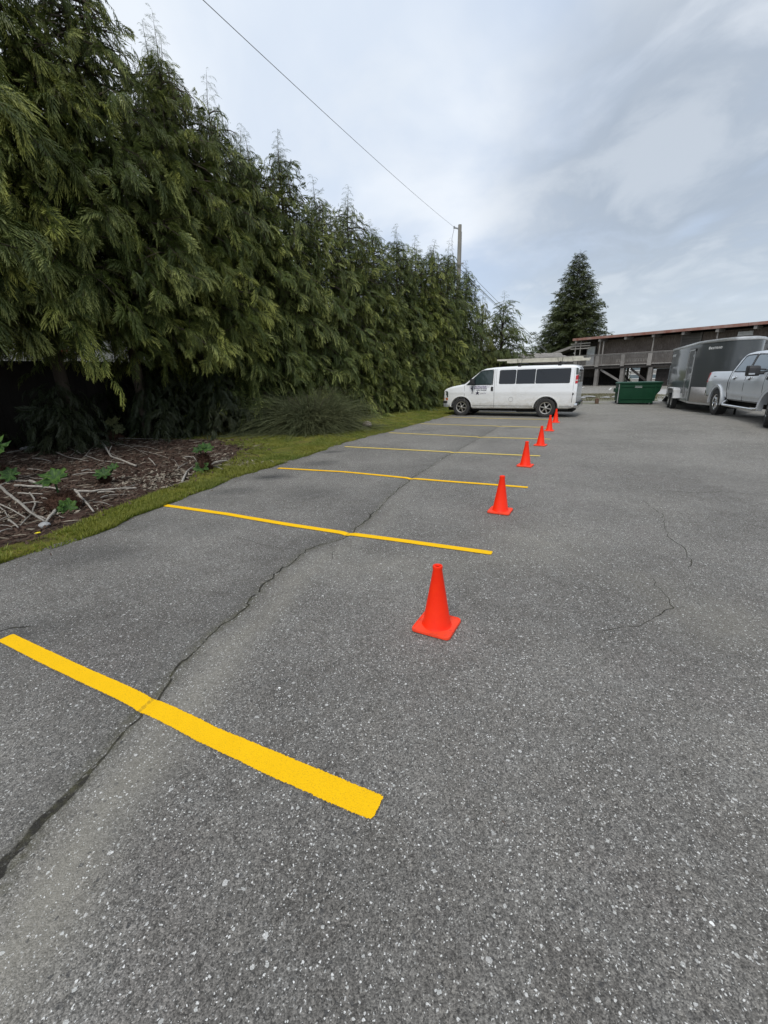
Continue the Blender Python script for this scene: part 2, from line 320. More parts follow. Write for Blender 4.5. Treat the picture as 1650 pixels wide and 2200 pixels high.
# ---------------------------------------------------------------- mesh helpers
class MB:
    """collects geometry for ONE mesh object"""
    def __init__(s): s.v = []; s.f = []; s.mi = []; s.cur = 0
    def add(s, vs, fs):
        o = len(s.v); s.v += [tuple(p) for p in vs]; s.f += [tuple(i + o for i in f) for f in fs]; s.mi += [s.cur] * len(fs); return s
    def box(s, x0, x1, y0, y1, z0, z1, T=None):
        vs = [(x, y, z) for x in (x0, x1) for y in (y0, y1) for z in (z0, z1)]
        if T: vs = [tuple(T(Vector(p))) for p in vs]
        return s.add(vs, [(0, 1, 3, 2), (4, 6, 7, 5), (0, 4, 5, 1), (2, 3, 7, 6), (0, 2, 6, 4), (1, 5, 7, 3)])
    def bar(s, a, b, w, h, upv=(0, 0, 1)):
        a, b = Vector(a), Vector(b); d = (b - a).normalized(); u = Vector(upv)
        if abs(d.dot(u)) > .98: u = Vector((0, 1, 0))
        sd = d.cross(u).normalized(); u = sd.cross(d).normalized(); vs = []
        for p in (a, b):
            for i, j in ((-1, -1), (1, -1), (1, 1), (-1, 1)): vs.append(p + sd * (i * w / 2) + u * (j * h / 2))
        return s.add(vs, [(3, 2, 1, 0), (4, 5, 6, 7), (0, 1, 5, 4), (1, 2, 6, 5), (2, 3, 7, 6), (3, 0, 4, 7)])
    def tube(s, pts, rad, n=6, cap=True):
        pts = [Vector(p) for p in pts]; m = len(pts); vs = []; fs = []
        if isinstance(rad, (int, float)): rad = [rad] * m
        u = None
        for i, p in enumerate(pts):
            d = (pts[min(i + 1, m - 1)] - pts[max(i - 1, 0)]).normalized()
            if u is None: u = d.orthogonal().normalized()
            else:
                u = (u - d * u.dot(d)); u = u.normalized() if u.length > 1e-6 else d.orthogonal().normalized()
            w = d.cross(u)
            for k in range(n):
                a = 2 * math.pi * k / n; vs.append(p + (u * math.cos(a) + w * math.sin(a)) * rad[i])
        for i in range(m - 1):
            for k in range(n):
                a, b = i * n + k, i * n + (k + 1) % n; fs.append((a, b, b + n, a + n))
        if cap: fs.append(tuple(range(n))[::-1]); fs.append(tuple((m - 1) * n + k for k in range(n)))
        return s.add(vs, fs)
    def lathe(s, prof, n=24, axis='Z', c=(0, 0, 0), a0=0, a1=2 * math.pi):
        full = abs(a1 - a0 - 2 * math.pi) < 1e-6; m = n if full else n + 1; vs = []; fs = []
        for i in range(m):
            a = a0 + (a1 - a0) * i / n
            for r, h in prof:
                if axis == 'Z': vs.append((c[0] + r * math.cos(a), c[1] + r * math.sin(a), c[2] + h))
                else: vs.append((c[0] + r * math.sin(a), c[1] + h, c[2] + r * math.cos(a)))
        k = len(prof)
        for i in range(n):
            j = (i + 1) % m
            for q in range(k - 1): fs.append((i * k + q, j * k + q, j * k + q + 1, i * k + q + 1))
        return s.add(vs, fs)
    def prism(s, poly, y0, y1, T=None):
        """polygon in (x,z), extruded along y"""
        n = len(poly); vs = [(x, y0, z) for x, z in poly] + [(x, y1, z) for x, z in poly]
        if T: vs = [tuple(T(Vector(p))) for p in vs]
        return s.add(vs, [tuple(range(n))[::-1], tuple(range(n, 2 * n))] + [(i, (i + 1) % n, (i + 1) % n + n, i + n) for i in range(n)])
    def plan(s, poly, z0, z1):
        n = len(poly); vs = [(x, y, z0) for x, y in poly] + [(x, y, z1) for x, y in poly]
        return s.add(vs, [tuple(range(n))[::-1], tuple(range(n, 2 * n))] + [(i, (i + 1) % n, (i + 1) % n + n, i + n) for i in range(n)])
    def build(s, name, mats, parent=None, smooth=0, bevel=0, fix=True):
        me = bpy.data.meshes.new(name); me.from_pydata(s.v, [], s.f)
        if not isinstance(mats, (list, tuple)): mats = [mats]
        for m in mats: me.materials.append(M[m] if isinstance(m, str) else m)
        if len(mats) > 1: me.polygons.foreach_set('material_index', s.mi)
        if fix or bevel:
            bm = bmesh.new(); bm.from_mesh(me)
            if bevel:
                es = [e for e in bm.edges if len(e.link_faces) == 2 and e.calc_face_angle(0) > .6]
                try: bmesh.ops.bevel(bm, geom=es, offset=bevel, segments=2, affect='EDGES', profile=.6, clamp_overlap=True)
                except Exception: pass
            bmesh.ops.recalc_face_normals(bm, faces=bm.faces); bm.to_mesh(me); bm.free()
        if smooth:
            me.polygons.foreach_set('use_smooth', [True] * len(me.polygons)); me.set_sharp_from_angle(angle=R_(smooth))
        me.update()
        return link(name, me, parent)
def link(name, me, parent=None):
    o = bpy.data.objects.new(name, me); COL.objects.link(o)
    if parent is not None: o.parent = parent
    return o
def tag(o, label=None, cat=None, group=None, kind=None):
    if label: o['label'] = label
    if cat: o['category'] = cat
    if group: o['group'] = group
    if kind: o['kind'] = kind
    return o
def thing(name, label, cat, loc=(0, 0, 0), rz=0, group=None):
    o = bpy.data.objects.new(name, None); COL.objects.link(o); o.location = loc; o.rotation_euler = (0, 0, rz)
    o.empty_display_size = .2
    return tag(o, label, cat, group)
def copy_tree(o, parent=None):
    c = o.copy(); COL.objects.link(c); c.parent = parent
    for ch in list(o.children): copy_tree(ch, c)
    return c
def np_mesh(name, V, F, mat, parent=None, attrs=None, smooth=False):
    """V (n,3), F (m,k) arrays"""
    me = bpy.data.meshes.new(name); n, (m, k) = len(V), F.shape
    me.vertices.add(n); me.vertices.foreach_set('co', np.ascontiguousarray(V, dtype=np.float32).ravel())
    me.loops.add(m * k); me.loops.foreach_set('vertex_index', np.ascontiguousarray(F, dtype=np.int32).ravel())
    me.polygons.add(m); me.polygons.foreach_set('loop_start', np.arange(0, m * k, k, dtype=np.int32))
    me.polygons.foreach_set('loop_total', np.full(m, k, dtype=np.int32))
    if smooth: me.polygons.foreach_set('use_smooth', np.ones(m, dtype=bool))
    me.update(calc_edges=True)
    for an, av in (attrs or {}).items():
        if av.ndim == 1:
            a = me.attributes.new(an, 'FLOAT', 'POINT'); a.data.foreach_set('value', av.astype(np.float32))
        else:
            a = me.attributes.new(an, 'FLOAT_COLOR', 'POINT'); a.data.foreach_set('color', np.concatenate([av, np.ones((n, 1))], 1).astype(np.float32).ravel())
    me.materials.append(M[mat] if isinstance(mat, str) else mat)
    return link(name, me, parent)

# ---------------------------------------------------------------- terrain functions
EDGE = np.array([(-6.2, -8), (-5.2, 0), (-4.45, 2.6), (-3.84, 3.86), (-3.47, 4.4), (-3.2, 5.61), (-2.61, 7.6), (-1.86, 9.14), (-1.03, 11.43), (.29, 13.79), (1.71, 16.48), (2.84, 18.64), (4.9, 22.3), (8.5, 28.5), (14, 38), (30, 66), (60, 120), (2000, 4000)], float)
def edge(y): return np.interp(y, EDGE[:, 1], EDGE[:, 0])
def zg(x, y):
    x = np.asarray(x, float); y = np.asarray(y, float)
    return .20 * np.exp(-(((x - 10.8) / 3.0) ** 2 + ((y - 13.0) / 3.0) ** 2)) - .09 * np.exp(-(((x - 14.6) / 3.2) ** 2 + ((y - 22) / 3.5) ** 2)) + .20 * np.exp(-(((x - 14.0) / 4.0) ** 2 + ((y - 29.5) / 2.4) ** 2))
def zs(x, y): return float(zg(x, y))
CRACK = [(-1.36, 0.89), (-1.38, 1.01), (-1.39, 1.11), (-1.38, 1.25), (-1.36, 1.43), (-1.34, 1.59), (-1.33, 1.78), (-1.29, 1.93), (-1.24, 2.45), (-1.09, 2.8), (-1.01, 3.3), (-0.79, 3.96), (-0.46, 4.26), (-0.2, 4.82), (0.04, 5.79), (0.45, 6.9), (1.11, 8.38), (1.61, 9.41), (2.7, 11.68), (4.0, 14.32)]
def seg_dist(px, py, pl):
    best = np.full(px.shape, 1e9); side = np.zeros(px.shape)
    for (x0, y0), (x1, y1) in zip(pl[:-1], pl[1:]):
        dx, dy = x1 - x0, y1 - y0; L2 = dx * dx + dy * dy + 1e-9
        t = np.clip(((px - x0) * dx + (py - y0) * dy) / L2, 0, 1); qx, qy = x0 + t * dx, y0 + t * dy
        d = np.hypot(px - qx, py - qy); s = dx * (py - y0) - dy * (px - x0)
        side = np.where(d < best, np.sign(-s), side); best = np.minimum(best, d)
    return best, side
def vnoise(x, y, sc, seed=0):
    """cheap smooth value noise"""
    r = np.random.default_rng(seed).random((64, 64)); x = np.asarray(x) * sc; y = np.asarray(y) * sc
    xi = np.floor(x).astype(int); yi = np.floor(y).astype(int); fx = x - xi; fy = y - yi; fx = fx * fx * (3 - 2 * fx); fy = fy * fy * (3 - 2 * fy)
    g = lambda i, j: r[i % 64, j % 64]
    return (g(xi, yi) * (1 - fx) + g(xi + 1, yi) * fx) * (1 - fy) + (g(xi, yi + 1) * (1 - fx) + g(xi + 1, yi + 1) * fx) * fy
def bedz(x, y):
    """height of the planted side left of the asphalt edge"""
    d = edge(y) - x
    return zg(x, y) + .012 + np.clip(d, 0, 3) * .02 + np.clip(d, 0, .5) * 2 * .07 * (vnoise(x, y, 1.3, 3) - .4) + .03 * (vnoise(x, y, 5, 4) - .5) * np.clip(d * 4, 0, 1)
def grid_mesh(name, ys, ds, zf, mat, kind, attrf=None, jitter=None):
    Y, D = np.meshgrid(ys, ds, indexing='ij'); X = edge(Y) + D
    if jitter is not None: X = X + jitter(Y, D)
    Z = zf(X, Y, D); ny, nd = Y.shape; V = np.stack([X, Y, Z], -1).reshape(-1, 3)
    i = (np.arange(ny - 1)[:, None] * nd + np.arange(nd - 1)[None]).ravel(); F = np.stack([i, i + 1, i + nd + 1, i + nd], 1)
    o = np_mesh(name, V, F, mat, None, attrf(X, Y, D) if attrf else None, True); return tag(o, kind=kind)
def prog(a, b, step, growth):
    out = [a]; s = step
    while out[-1] < b: out.append(out[-1] + s); s *= growth
    return out

# ground sheet
def ground_attr(X, Y, D):
    d = -D; w = np.interp(Y, [-5, 3, 5, 7, 9, 10.5, 12, 14], [.35, .35, .42, .6, 1.2, 1.9, 4, 20])
    g = 1 - np.clip((d - w) / .25 + .5, 0, 1)
    g = np.where(D > 2, .35 + .4 * vnoise(X, Y, .4, 9), g)
    far = np.hypot(X, Y) > 45; g = np.where(far & (D < -3), .9, g)
    return {'grass': g.ravel()}
gy = np.array(list(-np.array(prog(4, 2500, 2, 1.6)))[::-1] + list(np.arange(-3.8, 20, .12)) + prog(20.1, 4000, .4, 1.15))
gd = np.array([-x for x in prog(8.2, 3000, .5, 1.35)][::-1] + list(np.arange(-8, 0.01, .12)) + [.06, .3] + prog(1, 4000, 3, 1.5))
def ground_z(X, Y, D):
    return np.where(D <= 0.02, bedz(X, Y) * np.where(D < -30, .3, 1), zg(X, Y) - .05)
grid_mesh('ground', gy, gd, ground_z, 'ground', 'structure', ground_attr)

# asphalt sheet
PATCH = [(-2.0, 7.35, .40, 1.0), (-1.3, 8.6, .5, .6), (-1.2, 9.9, .35, .9), (-2.4, 6.4, .5, .6), (-2.9, 4.0, .6, .5), (-1.0, 6.2, .7, .35), (-2.55, 2.6, .35, .5), (4.2, 13.6, .35, .5), (-2.2, 4.7, .5, .3), (-3.0, 4.9, .6, .35), (1.2, 13.6, .5, .4), (2.0, 12.4, .4, .3), (-.62, 2.0, .05, .6), (5.4, 20.1, 1.6, .35), (-2.6, 5.9, .5, .35)]
def asph_attr(X, Y, D):
    dist, side = seg_dist(X, Y, CRACK)
    sandy = np.exp(-((dist - .22) / .14) ** 2) * (side > 0) * np.interp(Y, [0, 1.5, 3.5, 6], [.75, .7, .35, .15])
    sandy += .35 * np.exp(-(((X - .2) / 1.1) ** 2 + ((Y - 3.55) / .35) ** 2)) + .35 * np.exp(-(((X - 1.5) / .6) ** 2 + ((Y - 4.1) / .6) ** 2))
    sandy += .45 * np.exp(-(((X - 2.3) / .35) ** 2 + ((Y - 2.5) / .35) ** 2)) + .3 * np.exp(-(((X - 2.1) / .3) ** 2 + ((Y - 3.1) / .25) ** 2))
    sandy += .18 * np.exp(-((X - (2.6 + (Y - 3) * .42)) / .5) ** 2) * vnoise(X, Y, .8, 5)
    damp = np.zeros_like(X)
    for px, py, r, a in PATCH:
        damp = np.maximum(damp, a * np.clip(1.25 - np.hypot((X - px) / r, (Y - py) / (r * .55)) * (1 + .5 * (vnoise(X, Y, 7, 11) - .5)), 0, 1))
    damp = np.maximum(damp, .5 * np.exp(-D / .28) * vnoise(X, Y, 4, 13)); damp = np.maximum(damp, .30 * np.clip(1 - dist / .5, 0, 1) * (side < 0))
    moss = np.exp(-(dist / .035) ** 2) * np.interp(Y, [0, 2, 5, 9], [.9, .7, .5, .2]) + .8 * np.exp(-D / .09) * vnoise(X, Y, 9, 17)
    far = np.clip((np.hypot(X, Y) - 4) / 18, 0, 1) * .5  # paler tone growing with distance from the camera, mixed through the sandy channel
    return {'wear_tone': np.stack([np.clip(sandy + far, 0, 1).ravel(), np.clip(damp, 0, 1).ravel(), np.clip(moss, 0, 1).ravel()], 1)}
def asph_z(X, Y, D):
    dist, side = seg_dist(X, Y, CRACK)
    return zg(X, Y) - .012 * np.exp(-(dist / .05) ** 2) + .006 * (vnoise(X, Y, 1.1, 21) - .5) * (Y < 30)
ay = np.array(list(-np.array(prog(1.5, 12, .3, 1.3)))[::-1] + list(np.arange(-1.4, 9, .05)) + list(np.arange(9, 24, .12)) + prog(24.1, 130, .3, 1.15))
ad = np.array(list(np.arange(0, 5.6, .05)) + prog(5.65, 90, .1, 1.12))
grid_mesh('asphalt', ay, ad, asph_z, 'asphalt', 'structure', asph_attr, lambda Y, D: (D < .01) * (.20 * (vnoise(Y * 0, Y, 3, 31) - .5) + .05 * (vnoise(Y * 0, Y, 11, 32) - .5)))

# ribbons: cracks and painted lines
def ribbon(name, pts, width, z, mat, step=.025, jit=0.0, wob=0.0, seed=0, kind=None, taper=False, cols=6):
    P = np.array(pts, float); seg = np.hypot(*np.diff(P, axis=0).T); s = np.concatenate([[0], np.cumsum(seg)]); n = max(int(s[-1] / step), 4)
    t = np.linspace(0, s[-1], n); C = np.stack([np.interp(t, s, P[:, 0]), np.interp(t, s, P[:, 1])], 1)
    if wob: C += wob * (np.stack([vnoise(t, t * 0 + seed, 4, seed), vnoise(t, t * 0 + seed, 4, seed + 1)], 1) - .5) * 2 + wob * .6 * (np.stack([vnoise(t, t * 0 + seed, 14, seed + 2), vnoise(t, t * 0, 14, seed + 3)], 1) - .5) * 2
    T = np.gradient(C, axis=0); T /= np.linalg.norm(T, axis=1)[:, None] + 1e-9; Nn = np.stack([-T[:, 1], T[:, 0]], 1)
    w = (np.interp(t, s, width) if hasattr(width, '__len__') else np.full(n, width)) * (1 + jit * (vnoise(t, t * 0, 6, seed + 5) - .5) * 2)
    if taper: w = w * np.clip(np.minimum(t, s[-1] - t) / (.15 * s[-1]) + .15, 0, 1)
    u = np.linspace(-.5, .5, cols); V = C[:, None] + Nn[:, None] * (u[None, :, None] * w[:, None, None])
    X, Y = V[..., 0], V[..., 1]; Z = asph_z(X, Y, None) + z
    e = (1 - np.abs(u) * 2)[None] * np.ones((n, 1)); e = np.clip(e * 2.5, 0, 1)
    endf = np.clip(np.minimum(t, s[-1] - t) / .02, 0, 1); e = np.minimum(e, endf[:, None])
    V3 = np.stack([X, Y, Z], -1).reshape(-1, 3); i = (np.arange(n - 1)[:, None] * cols + np.arange(cols - 1)[None]).ravel()
    F = np.stack([i, i + 1, i + cols + 1, i + cols], 1)
    o = np_mesh(name, V3, F, mat, None, {'edge': e.ravel(), 'crk': np.exp(-(seg_dist(X, Y, CRACK)[0] / .014) ** 2).ravel()}, True)
    if kind: o['kind'] = kind
    return o
ribbon('asphalt_crack', CRACK, np.interp(range(len(CRACK)), [0, 6, 12, 19], [.065, .019, .015, .009]),   .003, 'crack', .015, .7, .03, 3, 'structure')
for i, (pl, w) in enumerate([
    ([(3.52, 5.41), (3.38, 5.1), (3.33, 4.78), (3.16, 4.45), (2.98, 4.03), (2.88, 3.67), (2.77, 3.41), (2.59, 3.19)], .022),
    ([(2.25, 3.2), (2.18, 2.99), (2.11, 2.72), (2.08, 2.66), (2.0, 2.63), (1.86, 2.55), (1.67, 2.46), (1.35, 2.44)], .020),
    ([(-1.88, 4.39), (-1.56, 4.3), (-1.31, 4.12), (-1.09, 4.0), (-0.81, 3.94)], .014),
    ([(4.05, 5.79), (4.44, 5.68), (4.82, 5.67), (5.2, 5.46)], .018), ([(-0.21, 5.16), (-0.16, 4.96), (-0.25, 4.71)], .025),
    ([(-2.9, 2.50), (-2.67, 2.64), (-2.55, 2.68)], .05), ([(-.62, 4.1), (-.5, 3.9), (-.52, 3.7)], .015),
    ([(-3.3, 4.6), (-2.9, 4.75), (-2.3, 5.2), (-1.9, 5.3)], .018), ([(-.3, 4.7), (-.6, 4.9), (-1.2, 4.8), (-1.6, 5.0)], .012), ([(1.35, 2.44), (1.45, 2.2), (1.5, 1.9), (1.56, 1.7)], .007)]):
    ribbon('asphalt_crack', pl, w * .65, .003, 'crack', .012, .5, .03, 40 + i * 7, 'structure', True, 4)
LINES = [[(-2.64, 2.51), (-2.0, 2.185), (-1.3, 1.842), (-0.9, 1.635), (-0.5, 1.44), (-0.05, 1.235)], [(-3.11, 5.69), (-2.05, 5.20), (-1.14, 4.72), (-0.44, 4.38), (0.35, 4.04), (1.04, 3.73)],
    [(-2.06, 8.12), (-0.76, 7.63), (0.45, 6.97), (2.2, 6.16)], [(-0.96, 10.62), (1.61, 9.41), (3.31, 8.7)], [(0.21, 13.2), (2.76, 11.72), (4.42, 11.0)], [(1.40, 15.60), (3.93, 14.20), (5.44, 13.42)],
    [(2.60, 18.0), (5.0, 16.55), (6.53, 15.70)], [(3.75, 20.55), (6.1, 19.2), (7.60, 18.30)]]
LL = ['nearest and widest yellow parking line, its thick ragged end in the foreground', 'yellow parking line between the nearest cone and the second cone', 'yellow parking line passing just behind the second cone', 'yellow parking line ending behind the third cone', 'pale yellow parking line ending behind the fourth cone',
      'thin pale yellow parking line ending behind the fifth cone', 'thin pale parking line closest to the near side of the white van', 'pale parking line glimpsed beneath the white van']
for i, l in enumerate(LINES):
    wd = [.098, .100, .104, .110, .120, .118] if i == 0 else .095
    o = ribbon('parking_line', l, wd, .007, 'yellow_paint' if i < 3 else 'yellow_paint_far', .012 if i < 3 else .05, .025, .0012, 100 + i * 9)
    tag(o, LL[i], 'parking line', 'yellow parking lines')

# ---------------------------------------------------------------- vegetation
def norm(a): return a / (np.linalg.norm(a, axis=-1, keepdims=True) + 1e-9)
def frond_template(rng, nb, leaflets, droop=.45, hang=.35, wid=.034, blen=.34):
    """one drooping evergreen spray of unit length: x forward, y sideways, z up. returns verts, tris, tint"""
    V = []; F = []; T = []
    def tri(a, b, c, t): 
        i = len(V); V.extend([a, b, c]); F.append((i, i + 1, i + 2)); T.extend([t[0], t[1], t[2]])
    rach = lambda s: np.array([s * (1 - .22 * s * s), 0.03 * math.sin(s * 5), .30 * s - (droop + .32) * s ** 1.9])
    for a, b in ((0, .35), (.35, .7), (.7, 1.0)):
        p, q = rach(a), rach(b); w = .010
        tri(p + [0, -w, 0], p + [0, w, 0], q, (.1, .1, .3))
    for k in range(nb):
        s = .10 + .88 * (k + rng.uniform(-.3, .3)) / nb; sd = 1 if k % 2 else -1; p = rach(s)
        L = blen * (math.sin(math.pi * min(max(.12 + .86 * s, 0), 1)) ** .7 + .12) * rng.uniform(.75, 1.15)
        ang = R_(rng.uniform(38, 60)) * (1 - .35 * s); dx, dy = math.cos(ang), math.sin(ang) * sd
        hg = hang * rng.uniform(.5, 1.5)
        c = lambda u: p + np.array([dx * L * u, dy * L * u * (1 - .15 * u), -hg * L * u * u - droop * s * L * u * .9])
        w = wid * rng.uniform(.7, 1.1); side = np.array([-dy, dx, 0]) * w * .5
        m1, m2 = c(.5), c(1.0); t0 = .15 + .25 * s
        tri(p, m1 + side, m1 - side, (t0, t0 + .25, t0 + .25)); tri(m1 + side, m2, m1 - side, (t0 + .25, 1.0, t0 + .25))
        for j in range(leaflets):
            u = .25 + .65 * j / max(leaflets - 1, 1); q = c(u); e = 1 if j % 2 else -1; l2 = L * .36 * (1.1 - .7 * u)
            dr = np.array([dx, dy, 0]) * .75 + np.array([-dy, dx, 0]) * e * .8
            tip = q + dr * l2 + np.array([0, 0, -hg * l2 * .9]); ww = np.array([dx, dy, 0]) * w * .45
            tri(q - ww, q + ww, tip, (t0 + .15, t0 + .2, .85))
    return np.array(V), np.array(F), np.array(T)
FR_HI = [frond_template(np.random.default_rng(i), 18, 4, wid=.060, hang=.6) for i in range(4)]
FR_MID = [frond_template(np.random.default_rng(20 + i), 13, 2, wid=.085, hang=.55) for i in range(4)]
FR_LO = [frond_template(np.random.default_rng(40 + i), 8, 0, wid=.12, blen=.42) for i in range(3)]
FR_THIN = [frond_template(np.random.default_rng(60 + i), 12, 2, .35, .9, .028, .26) for i in range(3)]
def place_fronds(tpls, pos, fwd, scale, roll, tint, rng):
    fwd = norm(fwd); upv = np.tile([0, 0, 1.0], (len(pos), 1)); side = norm(np.cross(upv, fwd)); nu = np.cross(fwd, side)
    c, s = np.cos(roll)[:, None], np.sin(roll)[:, None]; side2 = side * c + nu * s; nu2 = -side * s + nu * c
    Vs = []; Fs = []; Ts = []; off = 0; which = rng.integers(0, len(tpls), len(pos))
    for k, (tv, tf, tt) in enumerate(tpls):
        idx = np.where(which == k)[0]
        if not len(idx): continue
        V = pos[idx][:, None] + scale[idx][:, None, None] * (tv[None, :, 0:1] * fwd[idx][:, None] + tv[None, :, 1:2] * side2[idx][:, None] + tv[None, :, 2:3] * nu2[idx][:, None])
        n = len(tv); F = tf[None] + (np.arange(len(idx)) * n)[:, None, None] + off
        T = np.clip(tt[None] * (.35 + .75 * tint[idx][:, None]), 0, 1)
        Vs.append(V.reshape(-1, 3)); Fs.append(F.reshape(-1, 3)); Ts.append(T.ravel()); off += n * len(idx)
    return np.concatenate(Vs), np.concatenate(Fs), np.concatenate(Ts)
def cedar_meshes(H, Rad, zmin, nbr, seed, tpl, fl=(.42, .72), prof=.8, leaders=4, sparse=1.0, upness=.25, thin=FR_THIN, per=.15, zexp=.86, pitch=(-55, 5), lead=.55, topthin=.35, lv=(.45, 1.3)):
    rng = np.random.default_rng(seed); pos = []; fwd = []; sc = []; tn = []
    wood = MB(); wood.tube([(0, 0, -.1), (.03, .02, H * .3), (-.04, .03, H * .65), (0, 0, H * .97)], [.17, .14, .08, .015], 8)
    wood_b = MB()
    for k in range(nbr):
        t = (k + .5) / nbr; z0 = zmin + (H - zmin) * (1 - (1 - t) ** zexp); az = k * 2.39996 + rng.uniform(-.3, .3)
        L = Rad * ((H - z0) / (H - zmin)) ** prof * rng.uniform(*lv) + .25
        dv = np.array([math.cos(az), math.sin(az), 0]); up_ = upness * rng.uniform(.3, 1.6); dn = rng.uniform(.35, .75)
        cv = lambda s: np.array([0, 0, z0]) + dv * L * s * (1 - .05 * s) + np.array([0, 0, L * (up_ * s - dn * s * s)])
        if L > .7: wood_b.tube([cv(0), cv(.35), cv(.7), cv(.98)], [.028 * L ** .5, .02 * L ** .5, .012, .004], 3, False)
        m = max(int(L / per * sparse * (1 - topthin * min(max((z0 / H - .68) / .3, 0), 1))), 3)
        tb = rng.random()
        for j in range(m):
            s = .18 + .82 * (max(j + rng.uniform(-.3, .3), 0) / m) ** .8; s = min(max(s, .05), 1.0); p = cv(s)
            sd = 1 if j % 2 else -1; aa = az + sd * R_(rng.uniform(15, 75)) * (1 - .6 * s)
            pit = R_(rng.uniform(*pitch)) - .25 * s
            pos.append(p + rng.normal(0, .04, 3)); fwd.append([math.cos(aa) * math.cos(pit), math.sin(aa) * math.cos(pit), math.sin(pit)])
            sc.append(rng.uniform(*fl) * (.75 + .35 * min(L / Rad, 1))); tn.append(.75 * tb ** 1.6 + .25 * rng.random() + .55 * s * s - .15)  # random tone per bough, plus painted light: outer sprays lighter, inner ones darker
    for k in range(int(nbr * .22)):
        z0 = zmin + (H - zmin) * rng.random() ** 1.1 * .9; az = rng.uniform(0, 6.283); L = Rad * ((H - z0) / (H - zmin)) ** prof * rng.uniform(.9, 1.15); d = np.array([math.cos(az), math.sin(az), 0])
        b = np.array([0, 0, z0]) + d * L * .55; e = b + d * L * .45 + np.array([rng.normal(0, .25), rng.normal(0, .25), rng.uniform(-.5, .35)]); wood_b.tube([b, (b + e) / 2 + rng.normal(0, .05, 3), e], [.014, .009, .003], 3, False)
    A = place_fronds(tpl, np.array(pos), np.array(fwd), np.array(sc), rng.normal(0, .55, len(pos)), np.array(tn), rng)
    parts = [A]
    # wispy leading shoots
    pos = []; fwd = []; sc = []; tn = []
    for q in range(leaders):
        a = rng.uniform(0, 6.28); r = Rad * .5 * rng.random() * (q > 0); hz = H - r * 2.0; top = lead * (1 + .6 * rng.random()) if q == 0 else lead * (.5 + .7 * rng.random())
        b = np.array([r * math.cos(a), r * math.sin(a), hz - .5]); lean = rng.normal(0, .12, 2)
        tipp = b + np.array([lean[0], lean[1], top + .5]); wood_b.tube([b, (b + tipp) / 2 + rng.normal(0, .03, 3), tipp], [.022, .012, .003], 3, False)
        for j in range(28):
            s = j / 27; p = b + (tipp - b) * s; aa = j * 2.4 + rng.uniform(-.5, .5); pit = R_(rng.uniform(-35, 20)) + .5 * s
            pos.append(p); fwd.append([math.cos(aa) * math.cos(pit), math.sin(aa) * math.cos(pit), math.sin(pit)]); sc.append((.58 - .36 * s) * rng.uniform(.7, 1.2)); tn.append(.3 + .3 * rng.random())
    if pos: parts.append(place_fronds(thin, np.array(pos), np.array(fwd), np.array(sc), rng.normal(0, .5, len(pos)), np.array(tn), rng))
    off = 0; Vs = []; Fs = []; Ts = []
    for V, F, T in parts: Vs.append(V); Fs.append(F + off); Ts.append(T); off += len(V)
    return np.concatenate(Vs), np.concatenate(Fs), np.concatenate(Ts), wood, wood_b
def tree_proto(name, label, cat, loc, group, leaf, **k):
    V, F, T, w, wb = cedar_meshes(**k)
    t = thing(name, label, cat, loc, 0, group)
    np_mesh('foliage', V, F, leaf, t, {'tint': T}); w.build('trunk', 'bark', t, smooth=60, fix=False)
    if wb.v: wb.build('branches', 'bark', t, fix=False)
    return t
HG = 'cedar trees of the tall hedge'
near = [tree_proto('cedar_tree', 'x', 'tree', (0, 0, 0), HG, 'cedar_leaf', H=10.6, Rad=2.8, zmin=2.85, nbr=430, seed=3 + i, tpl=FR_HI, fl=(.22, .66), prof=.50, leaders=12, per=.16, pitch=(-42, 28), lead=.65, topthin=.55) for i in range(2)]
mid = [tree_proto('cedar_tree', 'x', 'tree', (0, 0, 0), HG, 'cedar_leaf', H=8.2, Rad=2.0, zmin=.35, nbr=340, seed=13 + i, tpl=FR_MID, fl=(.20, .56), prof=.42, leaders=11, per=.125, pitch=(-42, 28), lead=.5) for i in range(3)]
used = set()
def put_tree(proto, x, y, H0, H, rs, rz, label, name=None, lift=0):
    if id(proto) in used: t = copy_tree(proto)
    else: t = proto; used.add(id(proto))
    t.location = (x, y, float(bedz(x, y)) + lift); s = H / H0; t.scale = (rs, rs, s); t.rotation_euler = (0, 0, rz); t['label'] = label; return t
